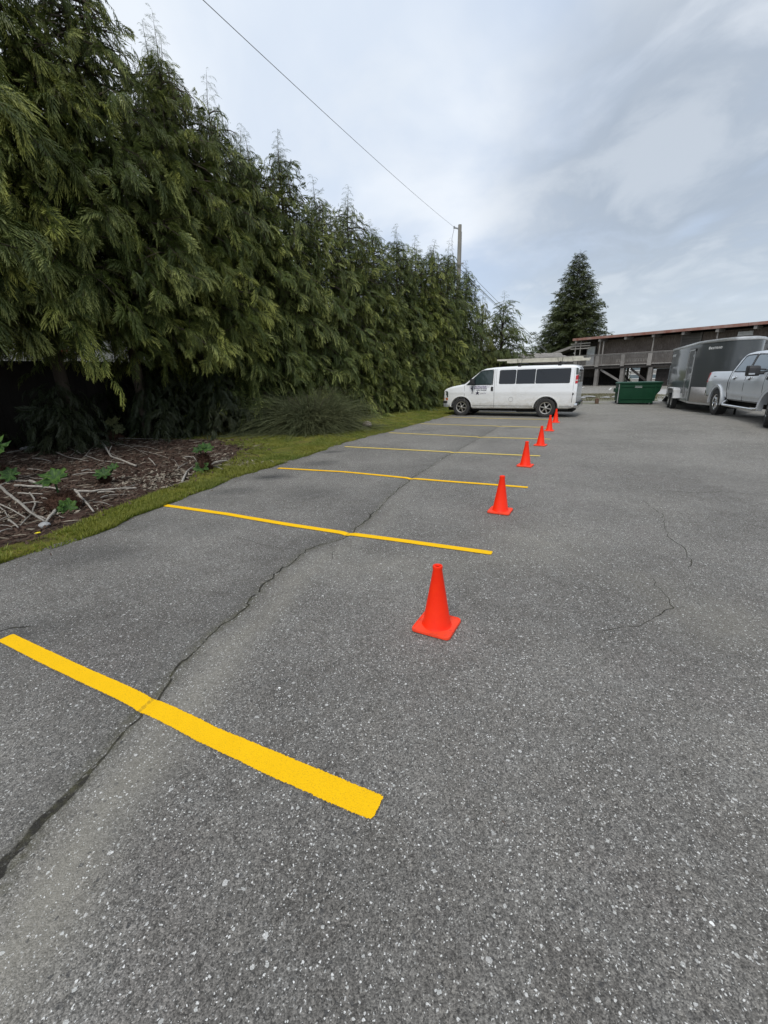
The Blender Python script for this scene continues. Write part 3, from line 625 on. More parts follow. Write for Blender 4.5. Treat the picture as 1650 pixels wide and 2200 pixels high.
TREES = [  # x, y, height, radial scale, proto, label
    (-6.5, 15.8, 10.6, .9, 3, 'cedar in the second row filling the skyline between the two tall left crowns'),
    (-4.6, 17.3, 9.1, .8, 4, 'cedar in the second row, its tips showing between the feathery tip and the twin tips'),
    (-11.2, 6.4, 12.5, 1.0, 0, 'large cedar wholly at the left edge of the hedge, only its reaching boughs in view'),
    (-9.6, 9.2, 12.3, 1.05, 1, 'tall cedar cut off by the left frame edge, branches hanging over the black fence'),
    (-8.4, 11.6, 12.2, .95, 0, 'second tall cedar from the left, its crown running out of the top of the photo'),
    (-7.1, 12.9, 11.2, .9, 1, 'tall cedar above the gap where a pale house wall shows, tip out of frame'),
    (-5.75, 14.4, 9.9, .8, 0, 'cedar whose wispy leaning tip brushes the top of the photo below the overhead wire'),
    (-4.9, 15.5, 9.3, .95, 2, 'cedar with a feathery pointed tip, behind the left side of the twiggy shrub'),
    (-4.1, 16.5, 8.5, .95, 3, 'cedar rising straight behind the brown twiggy shrub'),
    (-3.3, 17.4, 8.9, .95, 4, 'cedar with twin thin tips, just right of the twiggy shrub'),
    (-2.3, 18.7, 8.1, .95, 2, 'mid hedge cedar growing directly behind the small boulder'),
    (-1.2, 20.0, 8.3, .9, 3, 'cedar one place beyond the one behind the boulder, dark drooping sprays'),
    (-.2, 21.3, 7.6, .9, 4, 'cedar with a spiky tip where the hedge top drops under the wire'),
    (.9, 22.6, 7.7, .9, 2, 'cedar with a dense blunt top, three places left of the utility pole'),
    (1.9, 23.9, 7.6, .9, 3, 'cedar two places left of the utility pole, its foliage down to the grass'),
    (2.9, 25.1, 7.8, .85, 4, 'cedar directly left of the utility pole, its tip hiding the pole hardware'),
    (3.9, 26.4, 8.0, .8, 2, 'cedar standing in front of the utility pole behind the van bonnet'),
    (5.3, 28.3, 7.5, .75, 3, 'cedar with a tall pointed tip just right of the utility pole'),
]
for i, (x, y, H, rs, p, lab) in enumerate(TREES):
    pr = (near + mid)[p]; put_tree(pr, x, y, 10.6 if p < 2 else 8.2, H, rs, i * 1.37, lab)
# loose yellowish tree and airy tree at the hedge end
yt = tree_proto('cedar_tree', 'yellowish green bushy tree between the hedge end and the airy tree', 'tree', (6.9, 30.4, 0), None, 'yellow_leaf', H=6.2, Rad=1.3, zmin=1.0, nbr=80, seed=31, tpl=FR_MID, fl=(.4, .7), prof=.5, leaders=2, per=.2)
at = tree_proto('airy_tree', 'sparse airy tree beyond the hedge end with sky showing through its raised arms', 'tree', (8.55, 31.5, 0), None, 'light_leaf', H=6.3, Rad=1.9, zmin=.8, nbr=150, seed=33, tpl=FR_MID, fl=(.40, .8), prof=.6, leaders=4, per=.24, upness=.75, pitch=(-30, 45))
# conifer beyond the dark timber building
cf = tree_proto('conifer_tree', 'lone tall pyramid shaped conifer behind the dark timber building', 'tree', (30.6, 72, 0), None, 'far_leaf', H=18.6, Rad=6.3, zmin=1.0, nbr=820, seed=41, tpl=FR_LO, fl=(.55, 1.15), prof=.78, leaders=1, per=.27, upness=.7, pitch=(-5, 60), lv=(.72, 1.12), topthin=.1)

# dark board fence and house behind the hedge
FA, FB = Vector((-19.0, 2.2)), Vector((-4.6, 18.6)); fd = (FB - FA).normalized(); FL = (FB - FA).length
fz = math.atan2(fd.y, fd.x)
fence = thing('board_fence', 'tall black board fence in the deep shade under the left hedge', 'fence', (FA.x, FA.y, 0), fz)
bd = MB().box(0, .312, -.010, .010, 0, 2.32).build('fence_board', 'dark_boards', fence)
nb = int(FL / .295)
for i in range(nb):
    o = bd if i == 0 else bd.copy()
    if i: COL.objects.link(o); o.parent = fence
    o.location = (i * .295, (.011 if i % 2 else -.011), random.uniform(-.01, .02))
MB().box(0, FL, .025, .065, .4, .5).box(0, FL, .025, .065, 1.9, 2.0).build('fence_rail', 'dark_boards', fence)
for i in range(10): MB().box(i * FL / 9 - .05, i * FL / 9 + .05, .07, .165, -.2, 2.4).build('fence_post', 'dark_boards', fence)
# house
hx, hy, hr = -15.5, 13.0, R_(48)
house = thing('house', 'pale house glimpsed through gaps in the left hedge above the fence', 'house', (hx, hy, 0), hr)
hw = MB()
wins = [(1.6, 2.8), (4.4, 5.4), (7.6, 8.8)]
x = -3.0
for a, b in wins:
    hw.box(x, a, 0, .2, 0, 5.2); hw.box(a, b, 0, .2, 0, 2.95); hw.box(a, b, 0, .2, 4.05, 5.2); x = b
hw.box(x, 12, 0, .2, 0, 5.2); hw.box(-3, -2.8, .2, 7, 0, 5.2); hw.box(11.8, 12, .2, 7, 0, 5.2)
hw.build('wall', 'white_wall', house)
for a, b in wins:
    fr = MB().box(a, a + .08, -.03, .12, 2.95, 4.05).box(b - .08, b, -.03, .12, 2.95, 4.05).box(a + .08, b - .08, -.03, .12, 3.97, 4.05).box(a + .08, b - .08, -.03, .12, 2.95, 3.03).box((a + b) / 2 - .03, (a + b) / 2 + .03, -.02, .1, 3.03, 3.97).build('window', 'label_white', house)
    MB().box(a + .08, b - .08, .05, .07, 3.03, 3.97).build('pane', 'clear_glass', fr)
    MB().box(a - .1, b + .1, -.09, -.031, 2.84, 2.94).build('window_sill', 'red_trim', fr)
MB().prism([(-3.4, 5.2), (12.4, 5.2), (12.4, 5.35), (-3.4, 5.35)], -.6, 7.6).prism([(-3.4, 5.352), (12.4, 5.352), (11.5, 6.6), (-2.5, 6.6)], 1.5, 5.5).build('roof', 'dark_wood', house)

# twiggy shrub
def twig_shrub(label, loc, W, H, n, seed, mat='twig_leaf'):
    rng = np.random.default_rng(seed); Vs = []; Fs = []; Ts = []; off = 0
    az = rng.uniform(0, 2 * np.pi, n); L = rng.uniform(.45, 1.2, n) * H; el = rng.uniform(.25, 1.45, n); r0 = rng.uniform(0, .7, n) * W * .55; a0 = rng.uniform(0, 2 * np.pi, n)
    base = np.stack([np.cos(a0) * r0, np.sin(a0) * r0 * .8, np.zeros(n)], 1); az = a0 + rng.normal(0, .9, n); cl = np.random.default_rng(9).uniform(.6, 1.25, 14)[(a0 / 6.2832 * 14).astype(int) % 14]; L = L * cl; el = np.clip(el * np.random.default_rng(8).uniform(.7, 1.2, 14)[(a0 / 6.2832 * 14 + 5).astype(int) % 14], .15, 1.5)
    d = np.stack([np.cos(az) * np.cos(el), np.sin(az) * np.cos(el), np.sin(el)], 1); S = np.linspace(0, 1, 7)
    C = base[:, None] + d[:, None] * (L[:, None] * S[None])[..., None]; C[..., 2] -= (.42 * L)[:, None] * S[None] ** 2.2; C += rng.normal(0, .014, C.shape) * (S[None, :, None] > 0)
    C[..., :2] += d[:, None, :2] * (L[:, None] * S[None] ** 2 * .18)[..., None]; C[..., 2] = np.maximum(C[..., 2], .02)
    sd = norm(np.cross(d, rng.normal(0, 1, (n, 3)))); w = (.0075 * (1 - .65 * S))[None, :, None]
    A = C + sd[:, None] * w; B = C - sd[:, None] * w; V = np.stack([A, B], 2).reshape(n, -1, 3); k = 7
    f = np.array([(2 * i, 2 * i + 1, 2 * i + 3, 2 * i + 2) for i in range(k - 1)]); F = (f[None] + (np.arange(n) * 14)[:, None, None]).reshape(-1, 4)
    Vs.append(V.reshape(-1, 3)); Fs.append(np.concatenate([F[:, [0, 1, 2]], F[:, [0, 2, 3]]])); Ts.append(np.tile(np.repeat(S, 2), n) * .7); off = len(Vs[0])
    # side twigs
    m = n * 9; i = rng.integers(0, n, m); s = rng.uniform(.25, 1, m); j = np.minimum((s * 6).astype(int), 5); P = C[i, j] + (C[i, j + 1] - C[i, j]) * (s * 6 - j)[:, None]
    dd = norm(d[i] + rng.normal(0, .65, (m, 3))); dd[:, 2] -= .25; l = rng.uniform(.05, .16, m)[:, None]; ss = norm(np.cross(dd, rng.normal(0, 1, (m, 3)))) * .006
    V2 = np.stack([P - ss, P + ss, P + dd * l], 1).reshape(-1, 3); Vs.append(V2); Fs.append(np.arange(3 * m).reshape(-1, 3) + off); Ts.append(np.tile([.2, .2, .8], m))
    t = thing('shrub', label, 'shrub', loc); np_mesh('foliage', np.concatenate(Vs), np.concatenate(Fs), mat, t, {'tint': np.concatenate(Ts)})
    st = MB()
    for q in range(14):
        a = q * 2.4; r = .25 * W * random.random(); b = Vector((math.cos(a) * r, math.sin(a) * r, -.03)); e = Vector((math.cos(a) * W * .4, math.sin(a) * W * .4, H * .6)); st.tube([b, (b + e) / 2 + Vector((0, 0, .1)), e], [.02, .014, .006], 5)
    st.build('stems', 'bark', t, smooth=60); return t
twig_shrub('wide brownish twiggy shrub arching over the grass at the foot of the hedge', (-2.3, 13.9, float(bedz(-2.3, 13.9))), 1.75, 1.75, 6500, 5)
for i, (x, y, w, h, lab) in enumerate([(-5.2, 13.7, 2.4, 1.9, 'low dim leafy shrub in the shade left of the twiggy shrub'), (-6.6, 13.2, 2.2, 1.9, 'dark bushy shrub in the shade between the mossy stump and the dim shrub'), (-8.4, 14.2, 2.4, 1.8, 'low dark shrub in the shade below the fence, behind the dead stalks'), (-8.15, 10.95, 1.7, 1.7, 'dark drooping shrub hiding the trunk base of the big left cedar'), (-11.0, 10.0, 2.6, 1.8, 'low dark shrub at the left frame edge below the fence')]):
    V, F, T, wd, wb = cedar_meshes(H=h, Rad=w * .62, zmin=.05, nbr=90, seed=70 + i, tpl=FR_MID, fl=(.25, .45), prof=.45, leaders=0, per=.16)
    t = thing('shrub', lab, 'shrub', (x, y, float(bedz(x, y)))); np_mesh('foliage', V, F, 'shaded_leaf', t, {'tint': T * .5})

# giant-rhubarb crowns
def leaf_mesh(rad, seed, cup=.35, n=44):
    """lobed, pleated leaf with real folds"""
    rng = random.Random(seed); vs = [(0, 0, 0)]; fs = []; rings = 5
    for k in range(n):
        a = 2 * math.pi * k / n; lob = 1 + .20 * math.cos(a * 7) + .07 * (1 if k % 2 else -1) + rng.uniform(-.04, .04)
        gap = 1 - .65 * math.exp(-((math.atan2(math.sin(a - math.pi), math.cos(a - math.pi))) / .22) ** 2)
        for j in range(1, rings + 1):
            r = rad * j / rings * (1 + (lob * gap - 1) * (j / rings)); fold = .07 * rad * math.cos(a * 14) * (j / rings) + rng.uniform(-.01, .01) * rad
            vs.append((r * math.cos(a), r * math.sin(a), cup * rad * (j / rings) ** 1.6 + fold))
    for k in range(n):
        q = (k + 1) % n; fs.append((0, 1 + k * rings, 1 + q * rings))
        for j in range(rings - 1): a, b = 1 + k * rings + j, 1 + q * rings + j; fs += [(a, a + 1, b + 1, b)]
    return vs, fs
def gunnera(label, x, y, bulb, leaves, seed, lm='broad_leaf'):
    z = float(bedz(x, y)); t = thing('giant_rhubarb', label, 'plant', (x, y, z)); rng = random.Random(seed)
    if bulb:
        m = MB(); r, h = bulb; m.lathe([(0, -.03), (r * .85, -.02), (r, h * .3), (r * .8, h * .65), (r * .4, h * .92), (0, h)], 14)
        for k in range(620):
            a = rng.uniform(0, 6.28); u = rng.uniform(.02, .95); rr = r * math.sqrt(max(1 - u ** 1.8, .02)) * .95; p = Vector((rr * math.cos(a), rr * math.sin(a), h * u)); d = Vector((math.cos(a + rng.uniform(-.8, .8)), math.sin(a), rng.uniform(.2, 1.4))).normalized() * rng.uniform(.04, .11); s = d.cross(Vector((rng.random(), rng.random(), rng.random()))).normalized() * .008
            m.add([p - s, p + s, p + d], [(0, 1, 2)])
        m.build('crown_fibre', 'fibre', t, smooth=50, fix=False)
    for i, (dx, dy, dz, r, tx, ty) in enumerate(leaves):
        vs, fs = leaf_mesh(r, seed * 10 + i); T = Matrix.Translation((dx, dy, dz)) @ Matrix.Rotation(tx, 4, 'X') @ Matrix.Rotation(ty, 4, 'Y') @ Matrix.Rotation(rng.uniform(0, 6), 4, 'Z')
        m = MB().add([tuple(T @ Vector(p)) for p in vs], fs); o = m.build('leaf', lm, t, smooth=80)
        me = o.data; a = me.attributes.new('tint', 'FLOAT', 'POINT'); a.data.foreach_set('value', [rng.uniform(.2, 1) for _ in me.vertices])
        so = o.modifiers.new('thick', 'SOLIDIFY'); so.thickness = .004
        st = MB().tube([(dx * .2, dy * .2, .02 if not bulb else bulb[1] * .6), (dx * .7, dy * .7, dz * .7), (dx, dy, dz)], [.018, .014, .01], 6).build('leaf_stalk', 'broad_leaf', t, smooth=60)
    return t
gunnera('giant rhubarb crown with one bright ruffled leaf, beside the thick white stalks', -4.38, 5.5, (.19, .25), [(-.02, 0, .42, .17, .5, 0), (.17, -.13, .08, .10, .9, .5), (.09, -.17, .07, .08, .9, -.2)], 1)
gunnera('cone shaped brown giant rhubarb crown with leaf tufts, farthest along the verge', -3.38, 7.85, (.12, .34), [(-.04, .02, .40, .12, .5, -.2), (.08, 0, .42, .12, .5, .3), (0, -.12, .07, .13, .9, 0)], 2)
gunnera('dark green giant rhubarb with stacked leaves at the left frame edge', -6.55, 7.1, (.16, .25), [(0, 0, .52, .25, .6, 0), (-.15, -.1, .30, .2, .7, -.3), (.22, -.08, .12, .13, .8, .3)], 3)
gunnera('mossy brown plant stump with dull leaves at the back of the bed under the hedge', -7.9, 12.55, (.22, .30), [(.05, -.05, .48, .2, .6, 0), (.2, -.12, .30, .16, .9, .5), (-.1, 0, .38, .14, .7, -.4)], 4, 'twig_leaf')
gunnera('small low giant rhubarb sprout between the first crown and the pale wood chips', -4.75, 7.0, (.06, .1), [(0, 0, .14, .12, .6, .2), (.1, .15, .22, .09, .6, 0)], 5)

# dead stalks
ST = [(1, [(-6.32, 6.73), (-5.73, 6.22), (-5.19, 5.74), (-4.58, 5.21), (-4.13, 4.85)]), (0, [(-5.46, 6.29), (-5.16, 5.99), (-4.9, 5.68), (-4.61, 5.24), (-4.43, 4.84)]), (0, [(-5.08, 5.65), (-4.99, 5.74), (-4.87, 5.77)]), (0, [(-6.93, 7.7), (-6.49, 7.45), (-6.06, 7.16), (-5.74, 7.06)]), (1, [(-6.0, 6.67), (-5.68, 6.61), (-5.36, 6.56), (-5.12, 6.46)]), (1, [(-5.91, 6.88), (-5.65, 6.72), (-5.36, 6.58)]), (0, [(-6.67, 7.13), (-6.38, 7.04), (-6.02, 6.98)]), (0, [(-6.29, 6.73), (-6.31, 6.98), (-6.0, 6.92)]), (0, [(-5.12, 6.08), (-4.94, 5.99), (-5.12, 6.36)]), (1, [(-4.75, 6.32), (-4.53, 6.33), (-4.34, 6.46), (-3.98, 6.58)]), (0, [(-4.18, 6.52), (-4.13, 6.71), (-4.06, 6.78)]), (1, [(-4.88, 6.46), (-4.49, 6.02), (-4.13, 5.61), (-3.77, 5.21)]), (0, [(-4.43, 5.88), (-4.24, 5.72), (-4.13, 5.61)]), (0, [(-4.15, 5.67), (-3.94, 5.61), (-3.68, 5.48)]), (0, [(-4.15, 5.95), (-4.11, 6.08), (-3.81, 6.12)]), (0, [(-4.38, 6.24), (-4.09, 6.19)]), (1, [(-4.39, 5.4), (-4.23, 5.11), (-4.11, 4.85)]), (0, [(-5.38, 5.64), (-5.08, 5.46), (-4.57, 5.1)]), (0, [(-5.27, 5.51), (-5.04, 5.35), (-4.82, 5.12), (-4.85, 5.03)]), (0, [(-4.72, 5.02), (-4.38, 4.75)]), (0, [(-4.68, 4.83), (-4.45, 4.75)]), (0, [(-4.5, 4.62), (-4.43, 4.72)]), (0, [(-4.65, 5.5), (-4.39, 5.3), (-4.01, 5.0)]), (0, [(-5.64, 6.29), (-5.45, 6.29), (-5.25, 6.27)]), (0, [(-5.59, 7.42), (-5.47, 7.54), (-5.04, 7.49)]), (0, [(-5.66, 7.77), (-5.55, 7.86)]), (0, [(-6.83, 7.97), (-6.49, 7.9)]), (0, [(-7.69, 9.19), (-7.2, 9.04)]), (1, [(-8.11, 12.14), (-7.03, 10.69), (-5.98, 9.21), (-4.83, 8.12)]), (0, [(-7.65, 11.61), (-6.54, 10.02), (-5.62, 8.98)]), (0, [(-6.84, 9.63), (-7.37, 10.61), (-7.75, 11.4)]), (0, [(-7.42, 9.97), (-8.01, 11.37), (-8.55, 12.71)]), (0, [(-9.19, 12.0), (-9.58, 12.8), (-9.01, 12.79)]), (0, [(-8.35, 11.15), (-7.21, 10.0)]), (0, [(-7.96, 10.22), (-7.11, 9.46), (-6.17, 8.73)]), (0, [(-9.08, 10.15), (-8.98, 10.48), (-9.28, 11.15)]), (0, [(-6.92, 9.74), (-5.99, 8.84), (-5.18, 8.32)]), (0, [(-7.04, 10.95), (-6.47, 9.9)]), (0, [(-4.46, 5.13), (-4.22, 4.98)]), (0, [(-7.7, 12.37), (-6.81, 12.13), (-6.14, 12.11)]), (0, [(-7.97, 12.05), (-7.18, 11.41), (-6.41, 10.83)]), (0, [(-7.98, 12.32), (-6.49, 10.84), (-5.33, 9.49)]), (0, [(-6.41, 10.83), (-6.09, 10.78), (-5.46, 10.26)]), (0, [(-5.86, 10.18), (-5.21, 9.59), (-4.41, 8.82), (-3.98, 8.09)]), (0, [(-7.88, 11.86), (-6.67, 10.17), (-5.87, 9.11), (-4.83, 8.1)]), (0, [(-3.89, 7.83), (-4.01, 8.56)]), (1, [(-3.42, 6.95), (-3.59, 7.55), (-3.66, 7.97)]), (0, [(-3.61, 7.55), (-3.64, 7.97)]), (1, [(-3.49, 8.4), (-3.25, 8.67)]), (0, [(-3.46, 8.26), (-3.03, 7.81)]), (0, [(-4.27, 9.01), (-4.07, 8.98), (-3.87, 8.65)]), (0, [(-5.05, 9.0), (-4.52, 8.25)])]
smallN = 0
THICK = ['thick bleached stalk slanting down to the lawn strip at the left frame edge', 'thick white stalk pointing at the nearest rhubarb crown from the left', 'split pale stalk just behind the thick white one left of the nearest crown',
         'long thick white stalk lying right of the nearest rhubarb crown toward the wood chips', 'knobbly white stalk slanting from the nearest crown down to the grass', 'short broad splintered stalk upright below the nearest crown, by the grass',
         'long bent grey stalk running down from the mossy stump', 'splintered pale stalk left of the cone shaped crown', 'short white stalk lying in the grass right of the cone shaped crown']
ti = 0
for i, (th, pts) in enumerate(ST):
    rr = random.uniform(.016, .022) if th else random.uniform(.005, .013); P = [Vector((a, b, float(bedz(a, b)) + rr + .012 + .02 * random.random())) for a, b in pts]
    if len(P) == 2: P.insert(1, (P[0] + P[1]) / 2 + Vector((0, 0, .015)))
    L = sum((a - b).length for a, b in zip(P, P[1:])); Q = []
    for a, b in zip(P, P[1:]):
        for k in range(4): Q.append(a.lerp(b, k / 4) + Vector((random.uniform(-.003, .003), random.uniform(-.003, .003), .006 * math.sin(k)))) 
    Q.append(P[-1]); n = len(Q)
    o = MB().tube(Q, [rr * (1.15 - .6 * k / n) * random.uniform(.95, 1.05) for k in range(n)], 6).build('dead_stalk', 'stalk', None, smooth=50)
    if th: tag(o, THICK[ti], 'dead stalk'); ti += 1
    else: tag(o, 'thin dry grey stalk lying in the tangle on the brown bed', 'dead stalk', 'thin dead stalks on the bed')

# litter, wood chips and grass
def scatter_quads(name, n, sampler, size, mat, kind='stuff', flat=.35, seed=0, asp=.35):
    rng = np.random.default_rng(seed); xy = sampler(rng, n); n = len(xy); z = bedz(xy[:, 0], xy[:, 1]) + .006 + rng.random(n) * .02
    c = np.stack([xy[:, 0], xy[:, 1], z], 1); a = rng.uniform(0, 2 * np.pi, n); t = rng.normal(0, flat, n); s = rng.uniform(*size, n)[:, None]
    u = np.stack([np.cos(a), np.sin(a), np.abs(t)], 1) * s; v = np.stack([-np.sin(a), np.cos(a), rng.normal(0, flat, n)], 1) * s * asp
    V = np.stack([c - u, c + v * .8 - u * .1, c + u, c - v + u * .1], 1); V[:, 1, 2] += .3 * s[:, 0] * .3; F = np.arange(4 * n).reshape(-1, 4)
    V = V.reshape(-1, 3); V[:, 2] = np.maximum(V[:, 2], bedz(V[:, 0], V[:, 1]) + .003)
    return tag(np_mesh(name, V, F, mat), kind=kind)
wgrass = lambda y: np.interp(y, [-5, 3, 5, 7, 9, 10.5, 12, 14], [.35, .35, .42, .6, 1.2, 1.9, 4, 20])
def bed_s(rng, n):
    y = rng.uniform(4.2, 15, n); d = rng.uniform(.2, 8, n); x = edge(y) - d; k = (d > wgrass(y) * rng.uniform(.6, 1.3, n)) & (x > -10.5); return np.stack([x, y], 1)[k]
def clump_s(cs):
    def f(rng, n):
        i = rng.integers(0, len(cs), n); c = np.array(cs)[i]; return c[:, :2] + rng.normal(0, 1, (n, 2)) * c[:, 2:4]
    return f
scatter_quads('leaf_litter', 26000, bed_s, (.015, .06), 'litter', seed=1)
scatter_quads('twig_litter', 2600, bed_s, (.04, .15), 'litter_pale', seed=2, asp=.022, flat=.12)
scatter_quads('wood_chips', 1100, clump_s([(-3.9, 6.9, .28, .25), (-4.3, 7.3, .35, .3), (-3.7, 7.5, .2, .3), (-2.9, 8.5, .22, .15), (-3.8, 8.9, .3, .3), (-4.8, 5.3, .4, .3)]), (.015, .06), 'litter_pale', seed=3)
scatter_quads('pale_litter', 500, bed_s, (.012, .045), 'litter_pale', seed=4)
def grass(name, n, samp, hgt, seed, mat='grass_blade'):
    rng = np.random.default_rng(seed); xy = samp(rng, n); n = len(xy); x, y = xy.T; z = bedz(x, y); a = rng.uniform(0, 2 * np.pi, n); h = rng.uniform(*hgt, n); w = rng.uniform(.003, .007, n) * (1 + y / 8)
    lean = rng.uniform(.1, .9, n); b = rng.uniform(0, 2 * np.pi, n); P = np.stack([x, y, z - .01], 1); s = np.stack([np.cos(a), np.sin(a), 0 * a], 1) * w[:, None]
    tipp = P + np.stack([np.cos(b) * lean * h, np.sin(b) * lean * h, h], 1); V = np.stack([P - s, P + s, tipp], 1).reshape(-1, 3)
    tv = np.stack([rng.random(n) * .3, rng.random(n) * .3, .5 + .5 * rng.random(n)], 1).ravel()
    return tag(np_mesh(name, V, np.arange(3 * n).reshape(-1, 3), mat, None, {'tint': tv}), kind='stuff')
def strip_s(y0, y1, k=1.0, dm=99, th=.42):
    def f(rng, n):
        y = rng.uniform(y0, y1, n); d = rng.random(n) ** 1.1 * np.minimum(wgrass(y) * 1.15, dm) * k - .03 - .10 * vnoise(y, y * 0, 5, 77); x = edge(y) - d; q = vnoise(x, y, 2.5, 51) + rng.normal(0, .12, n) > th; return np.stack([x, y], 1)[q]
    return f
grass('grass_verge', 48000, strip_s(2.6, 9), (.02, .07), 5)
grass('grass_verge', 60000, strip_s(9, 15, 1.0, 3.2), (.015, .05), 6)
grass('grass_verge', 50000, strip_s(15, 27, 1.0, 3.6), (.015, .05), 7)
scatter_quads('edge_litter', 700, lambda rng, n: (lambda y: np.stack([edge(y) + rng.exponential(.10, n) - .05, y], 1))(rng.uniform(2.6, 16, n)), (.006, .025), 'litter', seed=14)
scatter_quads('edge_litter', 260, lambda rng, n: np.stack([rng.uniform(-2.5, 6, n), rng.uniform(1, 13, n)], 1), (.003, .009), 'litter', seed=15)
grass('grass_verge', 26000, strip_s(2.6, 6.5, .9, 99, .25), (.02, .065), 8)
# dandelion
dl = thing('dandelion', 'single yellow dandelion flower in the grass strip near the left frame edge', 'flower', (-3.80, 4.33, float(bedz(-3.8, 4.33))))
MB().tube([(0, 0, 0), (.005, 0, .04), (0, 0, .075)], .003, 5).build('stem', 'broad_leaf', dl)
m = MB()
for k in range(36):
    a = k * 2.4; r = .012 + .018 * (k / 36); m.add([(0, 0, .075), (r * math.cos(a - .15), r * math.sin(a - .15), .084), (r * 1.15 * math.cos(a), r * 1.15 * math.sin(a), .083), (r * math.cos(a + .15), r * math.sin(a + .15), .084)], [(0, 1, 2, 3)])
m.build('petals', 'petal', dl, fix=False)
# stones
def rock(label, x, y, r, zr, mat, seed):
    bm = bmesh.new(); bmesh.ops.create_icosphere(bm, subdivisions=3, radius=1); rng = np.random.default_rng(seed)
    dirs = rng.normal(0, 1, (7, 3)); dirs = norm(dirs); offs = rng.uniform(.62, .9, 7)
    for v in bm.verts:
        p = np.array(v.co)
        for d, o in zip(dirs, offs):
            e = p @ d - o
            if e > 0: p = p - d * e * .85
        p = p * (1 + .03 * math.sin(9 * p[0] + seed) * math.cos(7 * p[1])); v.co = (p[0] * r, p[1] * r * .85, max(p[2] * zr, -.05))
    me = bpy.data.meshes.new('rock'); bm.to_mesh(me); bm.free(); me.materials.append(M[mat]); o = link('boulder', me); o.location = (x, y, float(bedz(x, y)) + zr * .45); return tag(o, label, 'rock')
rock('rounded tan boulder on the grass beside the twiggy shrub', -.50, 14.35, .17, .15, 'stone', 2)
rock('small grey stone where the bed meets the grass strip', -4.09, 4.78, .07, .04, 'grey_stone', 5)
rock('flat pale stone at the back of the bed near the left frame edge', -9.1, 10.8, .22, .06, 'grey_stone', 8)

# ---------------------------------------------------------------- traffic cones
def cone_proto():
    t = thing('traffic_cone', 'x', 'traffic cone', (0, 0, 0), 0, 'orange traffic cones in a row')
    b = MB(); s = .137; rc = .032; poly = []
    for cx, cy, a0 in ((s - rc, s - rc, 0), (-s + rc, s - rc, 90), (-s + rc, -s + rc, 180), (s - rc, -s + rc, 270)):
        for k in range(6): a = R_(a0 + 18 * k); poly.append((cx + rc * math.cos(a), cy + rc * math.sin(a)))
    n = len(poly); rings = [(1.0, .004), (1.0, .016), (.985, .022), (.93, .023), (.915, .019), (.70, .021), (.55, .024)]
    vs = [(x * k, y * k, z) for k, z in rings for x, y in poly]; fs = [(j * n + i, j * n + (i + 1) % n, (j + 1) * n + (i + 1) % n, (j + 1) * n + i) for j in range(len(rings) - 1) for i in range(n)]
    fs.append(tuple(range(n))[::-1]); b.add(vs, fs); b.build('base', 'cone_base', t, smooth=35)
    c = MB(); c.lathe([(.104, .019), (.100, .026), (.094, .034), (.031, .428), (.0325, .440), (.0335, .452), (.031, .459), (.024, .461), (.019, .457), (.017, .445)], 48); c.build('body', 'cone_plastic', t, smooth=50, fix=False)
    c = MB(); c.lathe([(.017, .446), (.016, .30), (0, .30)], 24); c.build('hollow', 'cone_inside', t, smooth=50, fix=False)
    return t
CP = cone_proto()
for i, (x, y, rz, lab) in enumerate([(.345, 2.52, -28.5, 'largest orange cone, alone in the foreground beyond the widest yellow line'), (1.47, 5.04, -28, 'second nearest orange cone, standing in front of the third yellow line'), (2.68, 7.76, -31, 'third nearest orange cone, between the second cone and the small distant ones'),
        (3.81, 10.08, -33, 'fourth orange cone, in front of the end of a pale yellow line'), (5.02, 12.69, -26, 'fifth orange cone, below the rear wheel of the white van'), (6.05, 14.82, -30, 'farthest and smallest orange cone, overlapping the rear wheel of the white van')]):
    o = CP if i == 0 else copy_tree(CP); o.location = (x, y, zs(x, y) + .002); o.rotation_euler = (0, 0, R_(rz)); o['label'] = lab

# ---------------------------------------------------------------- vehicle helpers
def lerp_tab(tab):
    xs = [a for a, b in tab]; ys = [b for a, b in tab]
    if xs[0] > xs[-1]: xs = xs[::-1]; ys = ys[::-1]
    return lambda x: float(np.interp(x, xs, ys))
def loft(xs, zb, zt, hw, rc, nside=16, crown=.02):
    """closed body shell lofted along x; side half-width hw(x,z)"""
    m = MB(); rows = []
    for x in xs:
        b, t, r = zb(x), zt(x), rc(x); half = [(0, b), (hw(x, b) - .07, b)]
        for i in range(nside): z = b + .05 + (t - r - b - .05) * i / (nside - 1); half.append((hw(x, z), z))
        w = hw(x, t - r)
        for a in (22, 45, 68): half.append((w - r * (1 - math.cos(R_(a))) * 1.15, t - r + r * math.sin(R_(a))))
        half += [(w - r * 1.35, t), ((w - r) * .5, t + crown * .75), (0, t + crown)]
        rows.append([(x, y, z) for y, z in half] + [(x, -y, z) for y, z in half[-2:0:-1]])
    n = len(rows[0])
    for r in rows: m.v += r
    for i in range(len(rows) - 1):
        for k in range(n): m.f.append((i * n + k, i * n + (k + 1) % n, (i + 1) * n + (k + 1) % n, (i + 1) * n + k)); m.mi.append(0)
    m.f.append(tuple(range(n))); m.f.append(tuple((len(rows) - 1) * n + k for k in range(n))[::-1]); m.mi += [0, 0]
    return m
def to_obj(m, mats):
    me = bpy.data.meshes.new('tmp'); me.from_pydata(m.v, [], m.f)
    for k in mats: me.materials.append(M[k])
    bm = bmesh.new(); bm.from_mesh(me); bmesh.ops.remove_doubles(bm, verts=bm.verts, dist=1e-5); bmesh.ops.recalc_face_normals(bm, faces=bm.faces); bm.to_mesh(me); bm.free()
    o = bpy.data.objects.new('tmp', me); COL.objects.link(o); return o
